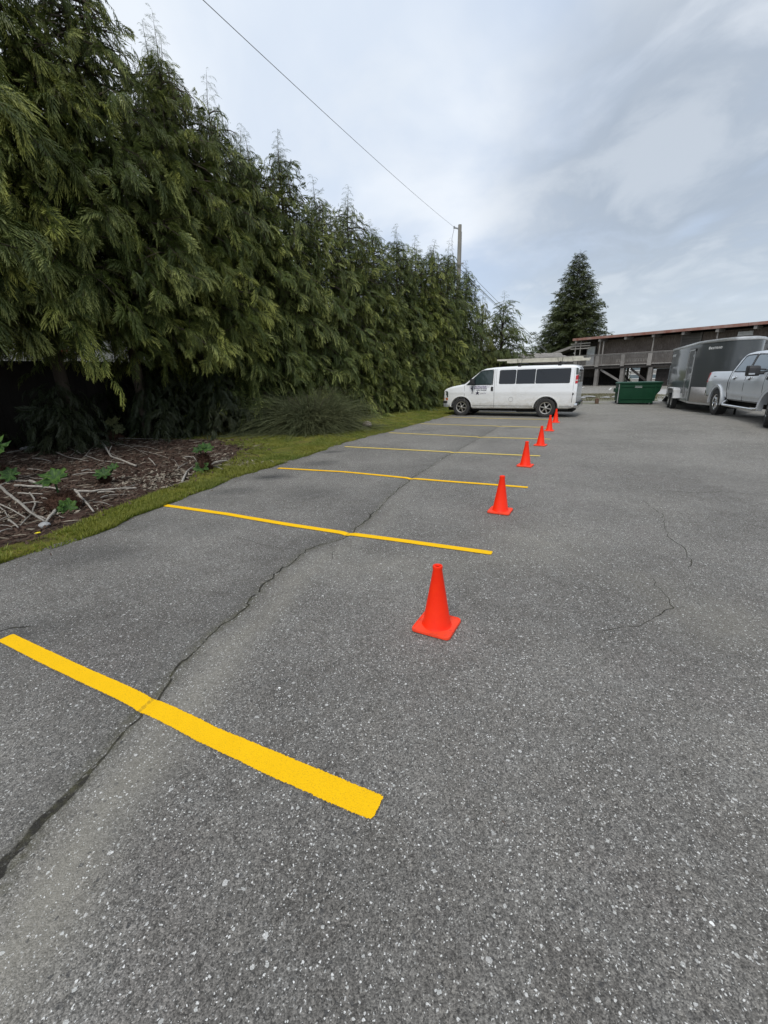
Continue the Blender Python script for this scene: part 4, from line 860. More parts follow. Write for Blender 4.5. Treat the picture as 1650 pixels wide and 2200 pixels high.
def cut(o, cutters):
    cs = []
    for c in cutters:
        q = to_obj(c, []); cs.append(q); md = o.modifiers.new('b', 'BOOLEAN'); md.operation = 'DIFFERENCE'; md.object = q; md.solver = 'EXACT'
    dg = bpy.context.evaluated_depsgraph_get(); me = bpy.data.meshes.new_from_object(o.evaluated_get(dg)); o.modifiers.clear(); old = o.data; o.data = me
    for q in cs: bpy.data.objects.remove(q)
    return o
def cyl_cut(x, z, r, y0, y1, n=40):
    m = MB(); P = [(x + r * math.cos(2 * math.pi * i / n), z + r * math.sin(2 * math.pi * i / n)) for i in range(n)]; return m.prism(P, y0, y1)
def join_body(objs, name, mats, parent, smooth=32, dark=None):
    bm = bmesh.new()
    for o in objs: bm.from_mesh(o.data); bpy.data.objects.remove(o)
    me = bpy.data.meshes.new(name)
    if dark:
        for f in bm.faces:
            c = f.calc_center_median()
            f.material_index = 1 if dark(c, f.normal) else 0
    bm.to_mesh(me); bm.free(); me.materials.clear()
    for k in mats: me.materials.append(M[k])
    me.polygons.foreach_set('use_smooth', [True] * len(me.polygons)); me.set_sharp_from_angle(angle=R_(smooth)); return link(name, me, parent)
def rpoly(poly, r, k=4):
    out = []; n = len(poly)
    for i in range(n):
        p = Vector(poly[i]); a = Vector(poly[i - 1]) - p; b = Vector(poly[(i + 1) % n]) - p; rr = min(r, a.length * .45, b.length * .45); s = p + a.normalized() * rr; e = p + b.normalized() * rr
        for j in range(k + 1): t = j / k; q = s * (1 - t) ** 2 + p * 2 * t * (1 - t) + e * t * t; out.append((q.x, q.y))
    return out
def side_panel(m, poly, hw, sgn, off=.006, depth=.02):
    n = len(poly); vs = [(x, sgn * (hw(x, z) + off), z) for x, z in poly] + [(x, sgn * (hw(x, z) + off - depth), z) for x, z in poly]
    return m.add(vs, [tuple(range(n)), tuple(range(n, 2 * n))[::-1]] + [(i, (i + 1) % n, (i + 1) % n + n, i + n) for i in range(n)])
def side_line(m, pts, hw, sgn, w=.012, off=.002, d=.008):
    for a, b in zip(pts, pts[1:]):
        k = max(int(math.dist(a, b) / .15), 1)
        for i in range(k):
            p = [a[j] + (b[j] - a[j]) * i / k for j in (0, 1)]; q = [a[j] + (b[j] - a[j]) * (i + 1) / k for j in (0, 1)]
            m.bar((p[0], sgn * (hw(*p) + off), p[1]), (q[0], sgn * (hw(*q) + off), q[1]), w, d, (0, 1, 0))
def wheel(parent, x, y, R, W, sgn, spokes, rim_mat='alloy', steer=0.0, tread=False, rr=.62, sz=.10):
    """outer face at local +y*sgn"""
    T = Matrix.Translation((x, y, R)) @ Matrix.Rotation(steer, 4, 'Z')
    w = MB(); ri = R * rr; h = W / 2
    w.lathe([(ri - .02, -h * .7), (ri, -h * .88), (ri + .02, -h), (R * .9, -h * 1.02), (R * .965, -h * .93), (R, -h * .78), (R, h * .78), (R * .965, h * .93), (R * .9, h * 1.02), (ri + .02, h), (ri, h * .88), (ri - .02, h * .7)], 48, 'Y')
    nb = 44 if tread else 60
    for i in range(nb):
        a = 2 * math.pi * i / nb
        def TT(p, a=a): q = Matrix.Rotation(a, 4, 'Y') @ Vector((p.x, p.y, p.z)); return q
        hgt = .017 if tread else .008
        for y0, y1, sk in ((-h * .95, -h * .42, .4), (-h * .34, h * .34, 0), (h * .42, h * .95, -.4)):
            dx = R * math.pi / nb * .58; s = (.5 if (i % 2) else -.5) * dx if sk == 0 else 0
            w.box(-dx + s, dx * .7 + s, y0, y1, R - .03, R + hgt * (.75 if abs(y0) > h * .9 or abs(y1) > h * .9 else 1), TT)
    o = w.build('wheel', 'tyre_rubber', parent, smooth=35, fix=False); o.matrix_local = T
    hub = MB(); f = h * .55 * sgn; hub.lathe([(0, f * .2), (ri * .9, f * .2), (ri - .005, f * 1.0), (ri - .02, f * 1.45), (ri + .005, f * 1.58)] if sgn > 0 else [(ri + .005, f * 1.58), (ri - .02, f * 1.45), (ri - .005, f), (ri * .9, f * .2), (0, f * .2)], 40, 'Y')
    b2 = hub.build('wheel_dish', 'under_black', o, smooth=40, fix=False)
    rm = MB(); rm.lathe([(ri - .028, f * 1.35), (ri - .025, f * 1.56), (ri + .0, f * 1.66), (ri + .008, f * 1.5)], 48, 'Y')
    for k in range(spokes):
        a = 2 * math.pi * k / spokes + .3; d = Vector((math.sin(a), 0, math.cos(a))); sd = Vector((math.cos(a), 0, -math.sin(a))); p0 = d * ri * .14; p1 = d * (ri - .02)
        wa, wb = ri * sz, ri * (sz * 1.35); vs = []
        for p, ww, yy in ((p0, wa, f * 1.45), (p1, wb, f * 1.3)):
            for s1, s2 in ((-1, 0), (1, 0), (.6, 1), (-.6, 1)): vs.append(p + sd * ww * s1 + Vector((0, yy - (0 if s2 else .035 * sgn), 0)))
        rm.add(vs, [(3, 2, 1, 0), (4, 5, 6, 7), (0, 1, 5, 4), (1, 2, 6, 5), (2, 3, 7, 6), (3, 0, 4, 7)])
    rm.build('rim', rim_mat, o, smooth=30)
    hc = MB(); hc.lathe([(0, f * 1.75), (ri * .15, f * 1.72), (ri * .22, f * 1.6), (ri * .24, f * 1.2)], 20, 'Y')
    for k in range(6): a = k * math.pi / 3; hc.lathe([(0, f * 1.62), (.010, f * 1.6), (.012, f * 1.3)], 6, 'Y', (ri * .32 * math.sin(a), 0, ri * .32 * math.cos(a)))
    hc.build('hub_cap', rim_mat, o, smooth=40)
    return o
def text_mesh(name, s, size, T, mat, parent, ext=.0015, bold=0, align='LEFT', shear=0):
    cu = bpy.data.curves.new('txt', 'FONT'); cu.body = s; cu.size = size; cu.extrude = ext; cu.offset = bold; cu.align_x = align; cu.shear = shear; cu.resolution_u = 3
    o = bpy.data.objects.new('txt', cu); COL.objects.link(o); dg = bpy.context.evaluated_depsgraph_get(); me = bpy.data.meshes.new_from_object(o.evaluated_get(dg)); bpy.data.objects.remove(o)
    me.transform(T); me.materials.clear(); me.materials.append(M[mat]); return link(name, me, parent)
def arch_lip(m, x, z, r, w, y0, y1, a0=-8, a1=188, n=28):
    P = [(x + (r + w) * math.cos(R_(a0 + (a1 - a0) * i / n)), z + (r + w) * math.sin(R_(a0 + (a1 - a0) * i / n))) for i in range(n + 1)] + [(x + r * math.cos(R_(a1 - (a1 - a0) * i / n)), z + r * math.sin(R_(a1 - (a1 - a0) * i / n))) for i in range(n + 1)]
    k = n + 1; vs = [(a, y0, b) for a, b in P] + [(a, y1, b) for a, b in P]; fs = []; N = 2 * k
    for i in range(k - 1): fs += [(i, i + 1, N - 2 - i, N - 1 - i), (N + i, N + N - 1 - i, N + N - 2 - i, N + i + 1)]
    for i in range(N): fs.append((i, (i + 1) % N, N + (i + 1) % N, N + i))
    return m.add(vs, fs)

# ---------------------------------------------------------------- passenger van
def build_van(label, loc, rz):
    t = thing('van', label, 'van', loc, rz); X0 = -3.42
    zt = lerp_tab([(.86, .98), (.83, 1.10), (.74, 1.19), (.45, 1.29), (.05, 1.365), (-.12, 1.39), (-.80, 1.955), (-1.0, 2.025), (-1.35, 2.06), (-2.2, 2.085), (-4.2, 2.08), (-4.5, 2.05), (-4.64, 1.99), (-4.70, 1.90)])
    zb = lerp_tab([(.86, .50), (.80, .42), (.5, .36), (-.6, .33), (-4.3, .36), (-4.7, .42)])
    tz = lerp_tab([(.2, .90), (.34, .945), (.46, .955), (.48, .98), (.97, .992), (1.01, 1.006), (1.06, 1.0), (1.30, .985), (2.05, .875)])
    tx = lerp_tab([(.86, .80), (.80, .88), (.6, .955), (.3, .99), (0, 1), (-4.3, 1), (-4.6, .985), (-4.70, .955)]); hw = lambda x, z: tz(z) * tx(x)
    rc = lerp_tab([(.86, .05), (.5, .10), (-.1, .09), (-.5, .06), (-1.0, .09), (-4.5, .10), (-4.7, .07)])
    xs = [.86, .83, .78, .70, .6, .45, .3, .15, 0, -.12, -.25, -.4, -.6, -.8, -.9, -1.0, -1.15, -1.35, -1.8, -2.2, -2.8, -3.4, -4.0, -4.3, -4.5, -4.6, -4.66, -4.70]
    b = to_obj(loft(xs, zb, zt, hw, rc, 22), ['van_white'])
    cuts = []
    for x in (0, X0):
        for s in (1, -1): cuts.append(cyl_cut(x, .41, .455, s * .62, s * 1.3))
    cut(b, cuts)
    def dark(c, n):
        for x in (0, X0):
            d = math.hypot(c.x - x, c.z - .41)
            if d < .46 and abs(c.y) < .985 and (abs(abs(c.y) - .62) < .02 or (abs(d - .452) < .03 and abs(n.y) < .3)): return True
        return c.z < .40 and n.z < -.8
    body = join_body([b], 'body', ['van_white', 'under_black'], t, 32, dark)
    for x in (0, X0):
        for s in (1, -1): m = MB(); arch_lip(m, x, .41, .452, .035, s * .95, s * 1.004, 0, 180); m.build('wheel_arch', 'van_white', t, smooth=40)
    tv = MB().box(-4.55, .7, -.60, .60, .22, .42).box(-4.3, -3.9, -.8, .8, .26, .4); tv.tube([(-2.2, .35, .2), (-3.0, .45, .22), (-4.4, .5, .27)], .035, 8); tv.bar((X0, -.8, .36), (X0, .8, .36), .09, .09); tv.bar((0, -.8, .33), (0, .8, .33), .09, .09)
    for k in range(6): tv.box(-.75 - k * .33, -.6 - k * .33, .3, .75, .25 + .02 * (k % 2), .36)
    tv.build('underbody', 'under_black', t)
    for s in (1, -1):
        f = MB(); side_panel(f, rpoly([(-.24, 1.365), (-.80, 1.90), (-.88, 1.935), (-1.30, 1.955), (-1.30, 1.365)], .05), hw, s, .006); w = f.build('side_window', 'cab_glass', t)
        m = MB(); side_line(m, [(-.22, 1.355), (-.80, 1.915), (-.9, 1.95), (-1.31, 1.97), (-1.315, 1.35), (-.22, 1.355)], hw, s, .022, .004, .01); m.build('window_seal', 'black_trim', w)
        for a, c, rL, rR in ((-1.56, -2.215, 1, 0), (-2.235, -2.95, 0, 0), (-2.97, -4.33, 0, 1)):
            P = [(a, 1.375), (a, 1.945), (c, 1.95), (c, 1.375)]; P = rpoly(P, .06 if (rL or rR) else .012)
            f = MB(); side_panel(f, P, hw, s, .007); f.build('side_window', 'tint_glass', t)
        m = MB(); side_line(m, [(-.14, .62), (-.13, 1.33)], hw, s, .010, .001); side_line(m, [(-1.40, .37), (-1.39, 1.3), (-1.36, 2.0)], hw, s, .012, .001); side_line(m, [(-1.46, 1.3), (-1.43, 2.0)], hw, s, .008, .001)
        side_line(m, [(-.5, .475), (-2.95, .475)], hw, s, .012, .001); side_line(m, [(-3.92, .475), (-4.5, .475)], hw, s, .012, .001); side_line(m, [(-4.52, .45), (-4.52, 1.3), (-4.50, 2.0)], hw, s, .010, .001)
        if s < 0: side_line(m, [(-2.9, .48), (-2.9, 1.98)], hw, s, .012, .001)
        m.build('door_seam', 'seam_soft', t)
        m = MB(); P = rpoly([(-1.26, 1.10), (-1.26, 1.27), (-1.345, 1.27), (-1.345, 1.10)], .03); side_panel(m, P, hw, s, .022, .03); m.build('door_handle', 'black_trim', t, bevel=.004)
        # mirror
        m = MB(); y0 = s * 1.0
        m.add([tuple(Vector(p)) for p in [(-.52, s * .99, 1.36), (-.62, s * .99, 1.62), (-.50, s * .99, 1.50)]] + [(-.50, s * 1.05, 1.38), (-.58, s * 1.05, 1.56), (-.48, s * 1.05, 1.48)], [(0, 1, 2), (5, 4, 3), (0, 3, 4, 1), (1, 4, 5, 2), (2, 5, 3, 0)])
        P = rpoly([(-.60, 1.36), (-.60, 1.62), (-.42, 1.60), (-.42, 1.38)], .05); m.prism(P, s * 1.04, s * 1.20); m.build('mirror', 'black_trim', t, bevel=.01, smooth=40)
        # lamps
        m = MB(); side_panel(m, rpoly([(.845, .80), (.60, .82), (.60, 1.07), (.70, 1.10), (.845, 1.05)], .03), hw, s, .012, .05); h = m.build('headlight', 'lamp_dark', t)
        m = MB(); side_panel(m, rpoly([(.85, .67), (.62, .69), (.61, .79), (.845, .785)], .02), hw, s, .014, .05); m.build('turn_lamp', 'lamp_amber', t)
        m = MB(); m.box(-4.715, -4.62, s * .90, s * (.955 if s > 0 else .955), 1.36, 1.90); 
        tl = MB(); side_panel(tl, rpoly([(-4.585, 1.36), (-4.585, 1.66), (-4.70, 1.68), (-4.70, 1.36)], .015), hw, s, .016, .07); l = tl.build('tail_light', 'lamp_red', t)
        tl = MB(); side_panel(tl, [(-4.588, 1.46), (-4.588, 1.50), (-4.705, 1.50), (-4.705, 1.46)], hw, s, .019, .02); tl.build('reversing_lamp', 'lamp_clear', l)
        tl = MB(); side_panel(tl, rpoly([(-4.575, 1.69), (-4.56, 1.96), (-4.68, 1.93), (-4.70, 1.69)], .015), hw, s, .010, .03); tl.build('pillar_panel', 'lamp_dark', t)
        wheel(t, 0, s * .83, .365, .245, s, 6, 'alloy'); wheel(t, X0, s * .83, .365, .245, s, 6, 'alloy')
    # fuel door ring on the driver's side, dent and dark latch near the rear
    m = MB(); c = [(-2.08 + .085 * math.cos(R_(a)), .74 + .095 * math.sin(R_(a))) for a in range(0, 361, 20)]; side_line(m, c, hw, 1, .008, .001); m.build('fuel_door', 'seam_soft', t)
    m = MB(); side_panel(m, rpoly([(-4.50, .92), (-4.52, 1.02), (-4.58, .98), (-4.56, .90)], .02), hw, 1, .006, .02); side_line(m, [(-4.52, .92), (-4.50, .62)], hw, 1, .014, .003); m.build('damaged_seam', 'seam', t)
    # windscreen, wipers, grille, bumpers, rear glass
    m = MB(); n = Vector((.565, 0, .70)).normalized() * .012
    a = [(-.16, .86, 1.40), (-.16, -.86, 1.40), (-.79, -.78, 1.935), (-.79, .78, 1.935)]; m.add([tuple(Vector(p) + n) for p in a] + [tuple(Vector(p) - n) for p in a], [(0, 1, 2, 3), (7, 6, 5, 4), (0, 4, 5, 1), (1, 5, 6, 2), (2, 6, 7, 3), (3, 7, 4, 0)]); m.build('windscreen', 'cab_glass', t)
    m = MB().box(-.13, .08, -.8, .8, 1.385, 1.405); m.bar((.02, .5, 1.42), (-.3, .1, 1.57), .015, .015); m.bar((.02, -.1, 1.42), (-.3, -.5, 1.57), .015, .015); m.build('wiper', 'black_trim', t)
    m = MB().box(.84, .885, -.52, .52, .72, 1.02); g = m.build('grille', 'black_trim', t); m = MB()
    for z in (.79, .87, .95): m.box(.885, .9, -.5, .5, z - .012, z + .012)
    m.build('grille_bar', 'chrome', g)
    P = [(.70, -.93), (.86, -.84), (.96, -.6), (.99, 0), (.96, .6), (.86, .84), (.70, .93), (.60, .92), (.60, -.92)]
    MB().plan(P, .56, .66).build('bumper_strip', 'black_trim', t, bevel=.01); MB().plan([(x - .01, y) for x, y in P], .38, .558).build('front_bumper', 'galv', t, bevel=.03, smooth=40)
    P = [(-4.62, -.96), (-4.78, -.93), (-4.84, -.7), (-4.84, .7), (-4.78, .93), (-4.62, .96)]
    MB().plan(P, .40, .60).build('rear_bumper', 'chrome', t, bevel=.03, smooth=40); MB().plan([(x, y * .99) for x, y in P], .60, .63).build('bumper_step', 'black_trim', t)
    m = MB()
    for s in (0, 1): m.box(-4.715, -4.695, .06 - s * .88, .82 - s * .88, 1.40, 1.88)
    m.build('rear_window', 'tint_glass', t)
    m = MB().box(-4.72, -4.64, -.3, .3, 1.99, 2.03); m.build('roof_lip', 'van_white', t)
    m = MB()
    for s in (1, -1): side_line(m, [(-.95, 2.0), (-1.4, 2.035), (-2.4, 2.05), (-4.45, 2.045)], lambda x, z: .80, s, .010, .0, .010)
    m.build('drip_rail', 'seam_soft', t)
    # roof rack: two cross bars on feet
    rk = MB()
    for x in (-2.30, -3.78):
        rk.bar((x, -.86, 2.20), (x, .86, 2.20), .035, .03)
        for s in (1, -1): rk.box(x - .06, x + .06, s * .80 - .05, s * .80 + .05, 2.03, 2.14); rk.bar((x, s * .8, 2.12), (x, s * .8, 2.21), .05, .04); rk.tube([(x - .07, s * .82, 2.21), (x - .08, s * .82, 2.36)], .009, 5); rk.tube([(x + .07, s * .82, 2.21), (x + .1, s * .82, 2.36)], .009, 5)
    rk.tube([(-2.3, .80, 2.36), (-2.9, .80, 2.38), (-3.8, .80, 2.37), (-4.3, .80, 2.36), (-4.34, .8, 2.24)], .008, 5); rk.build('roof_rack', 'black_trim', t, smooth=40)
    return t, hw
van_y = math.atan2(18.47 - 16.77, 3.44 - 6.41)
vf = Vector((math.cos(van_y), math.sin(van_y))); vl = Vector((-vf.y, vf.x))
vo = Vector((3.44, 18.47)) - vl * .90
van, vhw = build_van('dirty white passenger van with ladder rack parked side-on beyond the cones', (vo.x, vo.y, 0), van_y)
# door sign
sg = MB(); side_panel(sg, rpoly([(-.34, .96), (-.34, 1.32), (-1.20, 1.32), (-1.20, .96)], .02), vhw, 1, .004, .004); sign = sg.build('door_sign', 'sign_lilac', van)
yy = vhw(-.8, 1.15) + .0055
def TS(x, z, tilt=0.0): return Matrix.Translation((x, yy, z)) @ Matrix.Rotation(math.pi, 4, 'Z') @ Matrix.Rotation(math.pi / 2, 4, 'X')
text_mesh('lettering', 'The Wood Dude', .070, TS(-.58, 1.255), 'ink_purple', van, .002, .001)
text_mesh('lettering', 'General Servicing', .075, TS(-.55, 1.185), 'ink_purple', van, .002, .001)
text_mesh('lettering', '(250) 726-8048', .066, TS(-.66, 1.105), 'ink', van, .002, .0016)
text_mesh('lettering', 'you call', .045, TS(-.88, 1.035), 'ink', van, .0015, 0)
text_mesh('lettering', 'we haul it all', .045, TS(-.82, .985), 'ink', van, .0015, 0)
m = MB()
star = [(.10 * (1 if k % 2 == 0 else .42) * math.sin(k * math.pi / 5), .10 * (1 if k % 2 == 0 else .42) * math.cos(k * math.pi / 5)) for k in range(10)]
m.prism([(-.70 + a, 1.005 + b * .95) for a, b in star], yy - .002, yy + .003); m.build('star_emblem', 'ink', van)
fig = [(0, .0), (.025, .12), (.02, .17), (-.005, .17), (-.03, .02), (-.055, 0), (-.04, .19), (-.035, .25), (-.02, .30), (-.03, .34), (.0, .37), (.025, .345), (.02, .30), (.045, .29), (.075, .25), (.06, .235), (.035, .255), (.03, .19), (.022, .02)]
m = MB(); m.prism([(-.47 + a * .9, .97 + b * .9) for a, b in fig], yy - .002, yy + .003); m.build('figure_emblem', 'ink', van, fix=False)
# ladder carried on the rack
lad = thing('ladder', 'long cream fibreglass extension ladder lying on the roof rack of the white van', 'ladder', (vo.x, vo.y, 0), van_y)
for y in (.20, .62): MB().box(-5.0, -1.75, y - .02, y + .02, 2.225, 2.315).build('rail', 'ladder_cream', lad, bevel=.004); MB().box(-4.75, -1.35, y + .0, y + .035, 2.325, 2.385).build('rail', 'ladder_cream', lad, bevel=.004)
for k in range(11): MB().tube([(-1.95 - k * .29, .22, 2.27), (-1.95 - k * .29, .60, 2.27)], .016, 6).build('rung', 'trim_alu', lad, smooth=40)
for y in (.20, .62): MB().add([(-5.0, y - .03, 2.22), (-5.0, y + .03, 2.22), (-5.09, y + .03, 2.34), (-5.09, y - .03, 2.34), (-5.03, y - .03, 2.20), (-5.03, y + .03, 2.20), (-5.12, y + .03, 2.33), (-5.12, y - .03, 2.33)], [(0, 1, 2, 3), (7, 6, 5, 4), (0, 4, 5, 1), (1, 5, 6, 2), (2, 6, 7, 3), (3, 7, 4, 0)]).build('ladder_foot', 'ladder_cream', lad)
def squash(o):
    for ch in o.children:
        if ch.name.split('.')[0] == 'wheel': continue
        co = np.empty(len(ch.data.vertices) * 3, np.float32); ch.data.vertices.foreach_get('co', co); co = co.reshape(-1, 3)
        co[:, 0] = np.where(co[:, 0] < -3.9, -3.9 + (co[:, 0] + 3.9) * .72, co[:, 0]); co[:, 2] *= .935
        ch.data.vertices.foreach_set('co', co.ravel()); ch.data.update(); squash(ch)
squash(van); squash(lad)
# a second white van far behind, mostly hidden
v2 = copy_tree(van)
for ch in list(v2.children):
    if ch.name.split('.')[0] in ('lettering', 'door_sign', 'star_emblem', 'figure_emblem', 'roof_rack'): bpy.data.objects.remove(ch)
v2.location = (18.7, 50.5, 0); v2.rotation_euler = (0, 0, R_(205)); v2['label'] = 'distant white vehicle under the timber deck, mostly hidden by the nearer white van'

# ---------------------------------------------------------------- pickup truck
def build_truck(label, loc, rz):
    t = thing('pickup_truck', label, 'pickup truck', loc, rz); WB = 3.68; R = .415
    tz = lerp_tab([(.45, .94), (.60, .965), (.74, .985), (.78, 1.0), (1.10, 1.012), (1.20, .995), (1.34, .965), (1.40, .94), (1.95, .78)])
    tx = lerp_tab([(-1.22, .95), (-1.0, .985), (0, 1), (3.9, 1), (4.3, .97), (4.55, .90), (4.66, .80)]); hw = lambda x, z: tz(z) * tx(x)
    zbt = lambda x: .52
    bed = loft([-1.22, -1.19, -1.1, -.8, -.4, 0, .4, .6, .77], lambda x: .56, lerp_tab([(-1.22, 1.38), (-1.0, 1.405), (.77, 1.41)]), hw, lambda x: .045, 14, .0)
    cab = loft([.79, .84, .90, 1.0, 1.10, 1.2, 1.35, 1.6, 2.0, 2.4, 2.6, 2.75, 3.0, 3.2, 3.35, 3.5, 3.9, 4.2, 4.45, 4.6, 4.66],
               lerp_tab([(.79, .52), (4.2, .52), (4.66, .62)]), lerp_tab([(.79, 1.42), (.84, 1.52), (1.0, 1.80), (1.10, 1.89), (1.2, 1.925), (1.6, 1.955), (2.0, 1.96), (2.4, 1.93), (2.6, 1.88), (3.35, 1.42), (3.5, 1.40), (3.9, 1.37), (4.45, 1.27), (4.6, 1.2), (4.66, 1.08)]),
               hw, lerp_tab([(.79, .05), (1.1, .09), (2.6, .09), (3.3, .06), (4.66, .08)]), 20)
    ob, oc = to_obj(bed, ['truck_silver']), to_obj(cab, ['truck_silver'])
    cr = .50
    cut(ob, [cyl_cut(0, R, cr, s * .55, s * 1.3) for s in (1, -1)] + [MB().box(-1.14, .70, -.82, .82, .86, 2.0)])
    cut(oc, [cyl_cut(WB, R, cr, s * .55, s * 1.3) for s in (1, -1)])
    def dark(c, n):
        for x in (0, WB):
            d = math.hypot(c.x - x, c.z - R)
            if d < .51 and (abs(abs(c.y) - .55) < .02 or (abs(d - .497) < .03 and abs(n.y) < .3 and abs(c.y) < .97)): return True
        return (c.z < .58 and n.z < -.8) or (-1.15 < c.x < .71 and abs(c.y) < .83 and c.z < 1.39 and c.z > .8)
    join_body([ob, oc], 'body', ['truck_silver', 'under_black'], t, 30, dark)
    for s in (1, -1):
        for x in (0, WB): m = MB(); arch_lip(m, x, R, .495, .075, s * .93, s * 1.035, -6, 186); m.build('fender_flare', 'truck_silver', t, bevel=.012, smooth=50)
        f = MB(); side_panel(f, rpoly([(.96, 1.40), (1.22, 1.80), (1.34, 1.84), (1.88, 1.85), (1.86, 1.40)], .05), hw, s, .006); w = f.build('side_window', 'clear_glass', t)
        m = MB(); side_line(m, [(.92, 1.39), (1.20, 1.82), (1.33, 1.86), (1.90, 1.87), (1.88, 1.385), (.92, 1.39)], hw, s, .026, .004, .012); m.build('window_seal', 'black_trim', w)
        f = MB(); side_panel(f, rpoly([(2.0, 1.40), (2.02, 1.85), (2.50, 1.83), (2.98, 1.52), (3.02, 1.40)], .05), hw, s, .006); w = f.build('side_window', 'clear_glass', t)
        m = MB(); side_line(m, [(1.97, 1.385), (2.0, 1.87), (2.52, 1.85), (3.02, 1.53), (3.05, 1.385), (1.97, 1.385)], hw, s, .026, .004, .012); m.build('window_seal', 'black_trim', w)
        m = MB(); side_line(m, [(1.90, .55), (1.93, 1.36), (1.95, 1.86)], hw, s, .012, .001); side_line(m, [(.92, .75), (.90, 1.38)], hw, s, .010, .001); side_line(m, [(3.12, .55), (3.12, 1.36)], hw, s, .012, .001); side_line(m, [(.78, .56), (.78, 1.41)], hw, s, .024, .0, .02)
        m.build('door_seam', 'seam', t)
        for a in (1.06, 2.08): m = MB(); P = rpoly([(a, 1.20), (a, 1.245), (a + .21, 1.25), (a + .21, 1.205)], .02); side_panel(m, P, hw, s, .045, .03); hdl = m.build('door_handle', 'chrome', t, bevel=.006); m = MB(); side_panel(m, rpoly([(a + .03, 1.16), (a + .03, 1.23), (a + .17, 1.23), (a + .17, 1.16)], .03), hw, s, .004, .02); m.build('handle_recess', 'black_trim', hdl)
        m = MB(); P = rpoly([(3.18, 1.18), (3.22, 1.27), (3.62, 1.27), (3.56, 1.17)], .02); side_panel(m, P, hw, s, .012, .03); m.build('fender_vent', 'black_trim', t)
        m = MB(); side_panel(m, [(.95, .70), (.95, .76), (3.1, .74), (3.1, .68)], hw, s, .022, .03); m.build('door_moulding', 'truck_silver', t, bevel=.006)
        m = MB(); m.tube([(.70, s * .90, .50), (.75, s * 1.03, .40), (.9, s * 1.06, .375), (2.95, s * 1.06, .375), (3.1, s * 1.03, .40), (3.15, s * .9, .5)], .042, 8); m.build('running_board', 'chrome', t, smooth=50)
        m = MB(); side_panel(m, rpoly([(-1.215, 1.02), (-1.215, 1.36), (-1.07, 1.37), (-1.10, 1.04)], .02), hw, s, .012, .06); m.build('tail_light', 'lamp_red', t)
        # towing mirror
        m = MB(); P = rpoly([(2.72, 1.27), (2.70, 1.56), (2.93, 1.54), (2.96, 1.28)], .07, 5); m.prism(P, s * 1.07, s * 1.33); m.bar((2.88, s * .9, 1.36), (2.84, s * 1.09, 1.34), .09, .07); m.bar((2.88, s * .9, 1.44), (2.84, s * 1.09, 1.46), .05, .04); mi = m.build('mirror', 'black_trim', t, bevel=.03, smooth=60)
        MB().box(2.945, 2.975, s * 1.19, s * 1.335, 1.31, 1.355).build('mirror_lamp', 'chrome', mi, bevel=.006)
        wheel(t, 0, s * .87, R, .28, s, 6, 'chrome', 0, True, .60, .15); wheel(t, WB, s * .87, R, .29, s, 6, 'chrome', R_(-20), True, .60, .15)
    text_mesh('badge', '4X4', .13, Matrix.Translation((-.60, -hw(-.7, 1.25) - .006, 1.17)) @ Matrix.Rotation(math.pi / 2, 4, 'X'), 'black_trim', t, .002, .002)
    MB().box(-1.36, -1.20, -.93, .93, .56, .80).build('rear_bumper', 'chrome', t, bevel=.03, smooth=40)
    MB().box(-1.245, -1.205, -.70, .70, .86, 1.36).build('tailgate', 'truck_silver', t, bevel=.01)
    MB().box(4.5, 4.78, -.95, .95, .48, .74).build('front_bumper', 'chrome', t, bevel=.04, smooth=40); MB().box(4.62, 4.70, -.62, .62, .78, 1.14).build('grille', 'chrome', t, bevel=.02)
    for s in (1, -1): m = MB(); side_panel(m, rpoly([(4.35, .86), (4.35, 1.12), (4.66, 1.08), (4.66, .86)], .03), hw, s, .01, .05); m.build('headlight', 'lamp_clear', t)
    m = MB(); n = Vector((.46, 0, .75)).normalized() * .012; a = [(3.28, .84, 1.47), (3.28, -.84, 1.47), (2.68, -.74, 1.835), (2.68, .74, 1.835)]
    m.add([tuple(Vector(p) + n) for p in a] + [tuple(Vector(p) - n) for p in a], [(0, 1, 2, 3), (7, 6, 5, 4), (0, 4, 5, 1), (1, 5, 6, 2), (2, 6, 7, 3), (3, 7, 4, 0)]); m.build('windscreen', 'clear_glass', t)
    m = MB(); n = Vector((-.38, 0, .16)).normalized() * .01; a = [(.86, .74, 1.56), (.86, -.74, 1.56), (.99, -.70, 1.80), (.99, .70, 1.80)]
    m.add([tuple(Vector(p) + n) for p in a] + [tuple(Vector(p) - n) for p in a], [(0, 1, 2, 3), (7, 6, 5, 4), (0, 4, 5, 1), (1, 5, 6, 2), (2, 6, 7, 3), (3, 7, 4, 0)]); m.build('rear_window', 'tint_glass', t)
    m = MB().box(-1.1, 4.3, -.55, .55, .34, .54); m.bar((0, -.8, R), (0, .8, R), .12, .12); m.bar((WB, -.8, R), (WB, .8, R), .1, .1); m.tube([(.6, -.5, .34), (.2, -.62, .36), (-.9, -.7, .4)], .035, 8); m.build('underbody', 'under_black', t)
    return t
tf = Vector((-.335, -.942)).normalized(); tl_ = Vector((-tf.y, tf.x)); trz = math.atan2(tf.y, tf.x)
to = Vector((11.49, 14.74)) + tl_ * .95
truck = build_truck('silver crew cab pickup truck at the right frame edge, front cut off by the photo', (to.x, to.y, zs(to.x - .9, to.y - 1.6) - .02), trz)

